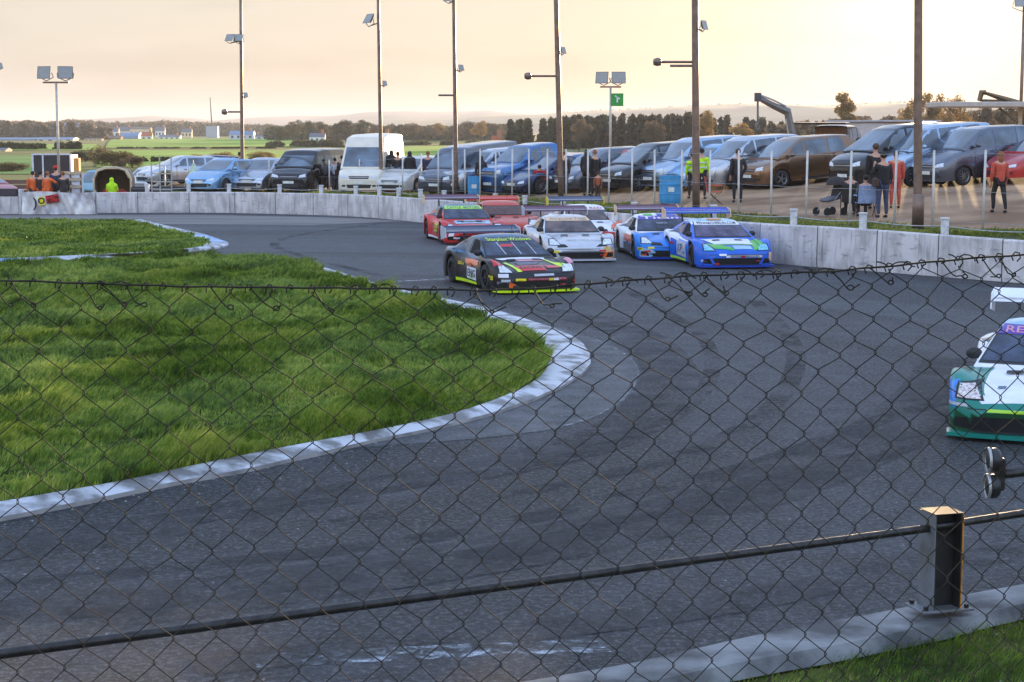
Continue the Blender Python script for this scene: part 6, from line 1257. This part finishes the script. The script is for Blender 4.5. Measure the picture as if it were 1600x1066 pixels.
def tree(px, ybase, ytop, wpx, Y, kind, m, label, cat='tree', group=None, name=None, var=None):
    v = (var if var is not None else int(px)) % 4; cm, tm = tree_mesh(kind, v)
    kx = (cm.name, m.name)
    if kx not in CM: c2 = cm.copy(); c2.materials.clear(); c2.materials.append(m); CM[kx] = c2
    X = S(px, 205, Y).x; z0 = gz(X, Y); top = S(px, ytop, Y).z; Hh = top - z0; Wd_ = wpx / F * Y
    e = empty(name or ('bare_tree' if cat == 'tree' else 'bush'), label, cat, (X, Y, z0), (px * 1.7) % 6.28, group); kz = Hh / (.97 if kind != 'bush' else .76); kw = Wd_ / (.95 if kind != 'tall' else .5); e.scale = (kw, kw, kz)
    link(bpy.data.objects.new('crown', CM[kx]), e); link(bpy.data.objects.new('trunk', tm), e); return e
tree(175, 268, 224, 78, 175, 'bush', m_brush, 'large tawny scrub bush above the round-topped trailer', 'bush', name='scrub_bush'); tree(205, 275, 240, 50, 165, 'bush', m_bare, 'brown scrub bush right beside the larger tawny one', 'bush', name='scrub_bush'); tree(18, 278, 248, 74, 150, 'bush', m_brush, 'low rounded brown bush in the deep green field', 'bush', name='scrub_bush'); tree(132, 262, 232, 50, 200, 'bush', m_olive, 'olive bush behind the narrow timber panel', 'bush', name='scrub_bush')
for i, (x, t, w_) in enumerate(((318, 236, 40), (338, 231, 46), (362, 237, 40), (396, 236, 40), (418, 230, 44), (282, 248, 40))): tree(x, 276, t, w_, 170 + i * 4, 'bush', m_gold if i != 5 else m_brush, ['sunlit twiggy bush over the roof of the light blue hatchback', 'tallest twiggy golden bush beside the first tall pole', 'small twiggy golden bush just past the first tall pole', 'twiggy golden bush above the silver hatchback', 'rounded golden bush above the black van bonnet', 'low brown bush behind the little green tent'][i], 'bush', name='scrub_bush')
TG = 'trees of the far treeline'
TL = [(436, 196, 40, m_olive), (458, 190, 34, m_bare), (480, 186, 40, m_olive), (503, 190, 34, m_bare), (522, 193, 30, m_olive), (541, 188, 36, m_dark), (562, 187, 34, m_olive), (584, 192, 30, m_bare), (604, 196, 32, m_bare), (624, 192, 32, m_dark), (645, 193, 36, m_bare), (668, 197, 32, m_bare), (690, 192, 34, m_gold), (711, 196, 34, m_bare), (733, 190, 36, m_bare), (752, 187, 32, m_gold), (772, 191, 36, m_bare)]
ORD = ['first', 'second', 'third', 'fourth', 'fifth', 'sixth', 'seventh', 'eighth', 'ninth', 'tenth', 'eleventh', 'twelfth', 'thirteenth', 'fourteenth', 'fifteenth', 'sixteenth', 'seventeenth']
MN = {'bare_twigs': 'bare brown', 'golden_twigs': 'pale golden', 'dark_evergreen': 'dark evergreen', 'olive_leaves': 'olive green'}
for i, (x, t, w_, m) in enumerate(TL): tree(x, 226, t, w_ * 1.25, 520 + (i * 37) % 90, 'round', m, '%s tree, %s of the far treeline counting from the fields side' % (MN[m.name], ORD[i]), group=TG)
tree(1098, 232, 172, 56, 260, 'round', m_gold, 'golden lit tree behind the thick pole in front of the dark wood'); tree(1150, 232, 192, 72, 230, 'round', m_gold, 'low spreading golden tree just past the thick pole'); tree(905, 236, 188, 48, 300, 'round', m_bare, 'brown tree standing before the dark wood above the blue saloon'); tree(1020, 236, 186, 50, 290, 'round', m_bare, 'bare brown tree before the dark wood near the green sign mast'); tree(1318, 215, 148, 52, 240, 'tall', m_gold, 'tall thin golden tree above the raised tailgate'); tree(1300, 225, 190, 60, 220, 'round', m_gold, 'low golden tree at the foot of the tall thin one'); tree(1450, 215, 144, 70, 230, 'round', m_gold, 'large golden tree beside the thickest pole'); tree(1484, 215, 142, 66, 235, 'round', m_gold, 'large golden tree reaching over the flat canopy'); tree(1420, 218, 158, 50, 225, 'round', m_gold, 'smaller golden tree on the pole side of the large ones')
for i, (x, t) in enumerate(((1530, 160), (1570, 158), (1610, 165))): tree(x, 215, t, 64, 240, 'round', m_bare, ['brown tree seen under the flat canopy end', 'brown tree behind the middle of the flat canopy', 'brown tree at the picture edge behind the canopy post'][i])
# masses of wood that read as one
def wood(name, px0, px1, ytop, Y, depth, m, n, spike=.0, lf=.5, hj=1.0, seed=3, w_=14):
    r = np.random.default_rng(seed); ell = []; cnt = int((px1 - px0) / w_ * (1 + depth / 40))
    for i in range(cnt):
        px = px0 + (px1 - px0) * r.random(); y = Y + r.random() * depth; X = S(px, 205, y).x; tp = (float(np.interp(px, [a for a, b in ytop], [b for a, b in ytop]))); zt = S(px, tp, y).z * (1 - .12 * hj * r.random()); wd = w_ / F * y * (.5 + .4 * r.random())
        for k_ in range(4): f = (k_ + .5) / 4; ell.append((X + r.normal() * wd * .12, y, zt * f, wd * (1.1 - f * (.85 if spike else .35)), wd * .8, zt * .16, wd * (1.1 - f * .6)))
    V, Fq = leaves(n, lf, ell, seed + 5); o = npmesh(name, V, Fq, m); return tag(o, kind='stuff')
wood('woodland', 788, 1085, [(788, 188), (800, 184), (850, 186), (900, 181), (960, 178), (1000, 181), (1085, 178)], 330, 60, m_dark, 60000, 1, .5, 1.0, 3, 13)
wood('woodland', 1085, 1300, [(1085, 180), (1180, 184), (1240, 192), (1300, 190)], 340, 60, m_dark, 30000, 1, .5, 1.0, 4, 14)
wood('woodland', 1200, 1660, [(1200, 195), (1260, 190), (1340, 182), (1400, 184), (1500, 176), (1660, 172)], 300, 60, m_bare, 42000, 0, .45, 1.0, 6, 22)
wood('woodland', 420, 800, [(420, 200), (500, 196), (600, 198), (700, 197), (800, 194)], 640, 120, m_olive, 36000, 0, .9, 1.0, 7, 16)
wood('woodland', -150, 430, [(-150, 190), (0, 190), (60, 192), (120, 187), (170, 192), (250, 190), (330, 192), (430, 196)], 1150, 250, m_bare, 42000, 0, 1.6, 1.0, 8, 16)
wood('woodland', -150, 180, [(-150, 194), (20, 189), (45, 188), (80, 194), (120, 190), (180, 202)], 700, 90, m_bare, 22000, 0, 1.0, 1.0, 9, 18)
wood('hedge', -100, 130, [(-100, 222), (0, 224), (60, 226), (130, 222)], 330, 12, m_hedge, 9000, 0, .4, .5, 10, 12); wood('hedge', 180, 430, [(180, 232), (430, 231.5)], 350, 4, m_hedge, 6000, 0, .3, .3, 11, 8); wood('hedge', 190, 320, [(190, 249), (250, 247), (320, 251)], 190, 8, m_hedge, 7000, 0, .25, .5, 12, 12); wood('hedge', 425, 620, [(425, 222), (520, 219), (620, 222)], 380, 25, m_olive, 10000, 0, .4, .8, 13, 14); wood('hedge', 620, 800, [(620, 226), (660, 222), (800, 221)], 430, 25, m_olive, 9000, 0, .5, .8, 14, 14)
for px, yb in ((207, 231), (348, 230)): pass
# town
m_roof = {'slate': mat('slate_roof', srgb(96, 98, 108), rough=.7, var=.15), 'red': mat('red_roof', srgb(170, 88, 62), rough=.7, var=.15), 'bluer': mat('blue_sheet_roof', srgb(96, 122, 152), rough=.5, var=.1), 'brown': mat('brown_roof', srgb(120, 96, 84), rough=.8)}
m_wl = {'white': mat('house_white', srgb(226, 222, 216), rough=.8, var=.06), 'cream': mat('house_cream', srgb(224, 200, 164), rough=.8, var=.06), 'lilac': mat('house_lilac', srgb(200, 196, 214), rough=.8, var=.06), 'blue': mat('shed_blue', srgb(72, 96, 124), rough=.6, var=.1), 'grey': mat('shed_grey', srgb(170, 172, 178), rough=.6, var=.1), 'brick': mat('house_brick', srgb(170, 110, 84), rough=.8, var=.1)}
m_win = mat('house_window', srgb(50, 56, 66), rough=.2)
def house(px0, px1, yb, yt, Y, wl, rf, label, name='house', roof=.42, nwin=3, depth=None, chim=True, arch=False):
    X0, X1 = S(px0, 205, Y).x, S(px1, 205, Y).x; w_ = X1 - X0; Hh = (yb - yt) / F * Y; z0 = S(0, yb, Y).z; z0 = min(z0, 0) if z0 < 0 else z0 * 0; Hh = S(0, yt, Y).z - z0; d = depth or min(w_ * .6, 12)
    e = empty(name, label, 'house' if name == 'house' else 'farm building', ((X0 + X1) / 2, Y, z0), 0); he = Hh * (1 - roof)
    MB().box((0, 0, he / 2), (w_, d, he)).build('wall', m_wl[wl], e)
    n = 9 if arch else 3; prof = [(-d / 2 * 1.06 * math.cos(math.pi * i / (n - 1)), he + (Hh - he) * math.sin(math.pi * i / (n - 1))) for i in range(n)]
    vs = [(x, y, z) for x in (-w_ / 2 * 1.03, w_ / 2 * 1.03) for y, z in prof]; fs = [(i, i + 1, i + 1 + n, i + n) for i in range(n - 1)] + [tuple(range(n)), tuple(reversed(range(n, 2 * n)))]
    r_o = mobj('roof', vs, fs, m_roof[rf], e)
    if chim and roof > .3: MB().box((w_ * .32, 0, Hh + .3), (.9, .7, 1.6)).build('chimney', m_wl['brick'], r_o)
    for i in range(nwin): x = (i + .5) / nwin * w_ - w_ / 2; MB().box((x, -d / 2 - .04, he * .55), (min(1.3, w_ / nwin * .4), .1, min(1.4, he * .45))).build('window', m_win, e)
    return e
house(98, 142, 216, 193, 760, 'blue', 'bluer', 'big dark blue barn with sloping roof behind the floodlight mast', 'barn', .25, 0, 20, False); house(98, 112, 216, 199, 735, 'cream', 'slate', 'small cream gable against the big blue barn', 'house', .3, 1)
house(-20, 60, 222, 215, 640, 'grey', 'bluer', 'long low pale shed at the picture edge', 'shed', .4, 0, 10, False); house(62, 118, 222, 214.5, 640, 'white', 'bluer', 'long low white shed below the blue barn', 'shed', .4, 4, 9, False)
house(-3, 16, 218, 203.5, 760, 'cream', 'brown', 'cream house with brown roof at the picture edge', 'house'); house(-6, 13, 244, 231, 300, 'cream', 'slate', 'near cream farmhouse by the deep green field', 'house', .25, 2, 4, False)
house(168, 186, 212, 199, 900, 'white', 'slate', 'white house, first of the village row', 'house'); house(187, 204, 212, 198, 930, 'cream', 'slate', 'cream house standing behind the village row', 'house'); house(205, 236, 211, 198.5, 900, 'cream', 'brown', 'long cream block in the village row', 'house', .2, 5, None, False); house(192, 221, 219, 207, 780, 'grey', 'bluer', 'round-roofed pale blue shed in the village', 'shed', .75, 0, 14, False, True); house(221, 238, 219, 206.5, 770, 'white', 'red', 'small house with a bright red roof', 'house', .55, 2); house(133, 160, 222, 216, 660, 'cream', 'brown', 'long low cream bungalow in front of the barn', 'house', .3, 4); house(162, 190, 221, 212, 720, 'brick', 'brown', 'brown roofed farmhouse beside the round-roofed shed', 'house', .45, 3)
house(243, 258, 210, 198, 980, 'white', 'slate', 'white house with gables beyond the red roofed one', 'house'); house(250, 282, 219, 211, 800, 'white', 'slate', 'long white bungalow above the bright green field', 'house', .35, 4); house(284, 300, 209, 201, 950, 'cream', 'slate', 'small cream house half lost in trees', 'house')
house(360, 397, 217.5, 204.5, 740, 'lilac', 'bluer', 'lilac-white farmhouse behind the first tall pole', 'house', .45, 4); house(399, 412, 217.5, 211, 740, 'white', 'slate', 'little white outbuilding beside the lilac farmhouse', 'shed', .4, 1, None, False); house(484, 508, 219, 208, 500, 'white', 'slate', 'white cottage amid the treeline above the black van', 'house', .4, 3); house(768, 783, 222, 212, 320, 'white', 'red', 'tiny white cottage with reddish roof at the wood edge', 'house', .5, 2); house(600, 606, 215, 208, 470, 'cream', 'brown', 'tiny cream gable end above the tall white van', 'house', .4, 1)
Xm = S(332, 205, 900).x; e = empty('radio_mast', 'thin distant mast rising over the village', 'mast', (Xm, 900, 0)); MB().tube([(0, 0, 0), (-.9, 0, S(331, 152, 900).z)], [.45, .2], 6).build('mast_tube', m_cr, e); MB().box((0, 0, 3), (6, 4, 6)).build('equipment_hut', m_wl['grey'], e)
# hills
def hills(name, prof, Y, m, base=0, depth=1500, seed=0):
    xs_ = np.linspace(prof[0][0], prof[-1][0], 220); r = np.random.default_rng(seed); vs = []; rows = [(0, 0), (.25, .35), (.6, .8), (1, 1), (1.6, .8), (2.4, 0)]
    for t, f in rows:
        for x in xs_:
            y = float(np.interp(x, [a for a, b in prof], [b for a, b in prof])) - .5 * math.sin(x * .043) - .3 * math.sin(x * .11); Yt = Y + t * depth; zt = S(0, y, Y + depth).z; vs.append((S(x, 205, Y + depth).x * (.99 if t < 1 else 1), Yt, base - 2 + (zt + 2) * f * (1 + .06 * math.sin(x * .03 + t * 5) * (0 < f < 1))))
    n = len(xs_); return tag(mobj(name, vs, [(j * n + i, j * n + i + 1, (j + 1) * n + i + 1, (j + 1) * n + i) for j in range(len(rows) - 1) for i in range(n - 1)], m, smooth=True), kind='structure')
m_hill = mat('heather_hill', (.20, .125, .085), rough=.95, var=.3, scale=.0025, col2=(.30, .19, .14), spec=.05, detail=6); m_hill2 = mat('wooded_hill', (.10, .105, .07), rough=.95, var=.4, scale=.006, col2=(.17, .15, .10), spec=.05, detail=8)
hills('hills', [(-400, 196), (140, 192), (175, 186), (235, 180.5), (300, 185), (345, 190), (400, 183), (450, 181.5), (520, 181), (570, 175), (620, 174), (700, 174), (760, 173), (830, 179), (1000, 182), (2000, 182)], 4200, m_hill, 0, 1200, 1)
hills('hills', [(-400, 199), (330, 198), (440, 196), (560, 190), (700, 184), (800, 180), (900, 175), (960, 172), (1000, 170), (1060, 167), (1150, 162), (1210, 164), (1300, 164), (1390, 160), (1450, 160), (2000, 158)], 3000, m_hill2, 0, 1000, 2)
wood('treeline', 880, 1460, [(880, 175), (960, 170.5), (1000, 169), (1060, 166), (1150, 161), (1210, 163), (1300, 163), (1390, 159), (1460, 158)], 3900, 150, m_olive, 9000, 0, 3.5, .3, 21, 12)

# ================================================================ haze
HAZE = True
if HAZE:
    o = MB().box((0, 3500, 41), (15000, 8200, 86)).build('haze', bpy.data.materials.new('haze_air')); m = o.data.materials[0]; m.use_nodes = True; t = m.node_tree; t.nodes.clear()
    v = t.nodes.new('ShaderNodeVolumePrincipled'); v.inputs['Color'].default_value = (.86, .88, .94, 1); v.inputs['Density'].default_value = 1.6e-4; v.inputs['Anisotropy'].default_value = .2
    ou = t.nodes.new('ShaderNodeOutputMaterial'); t.links.new(v.outputs[0], ou.inputs['Volume']); tag(o, kind='stuff')
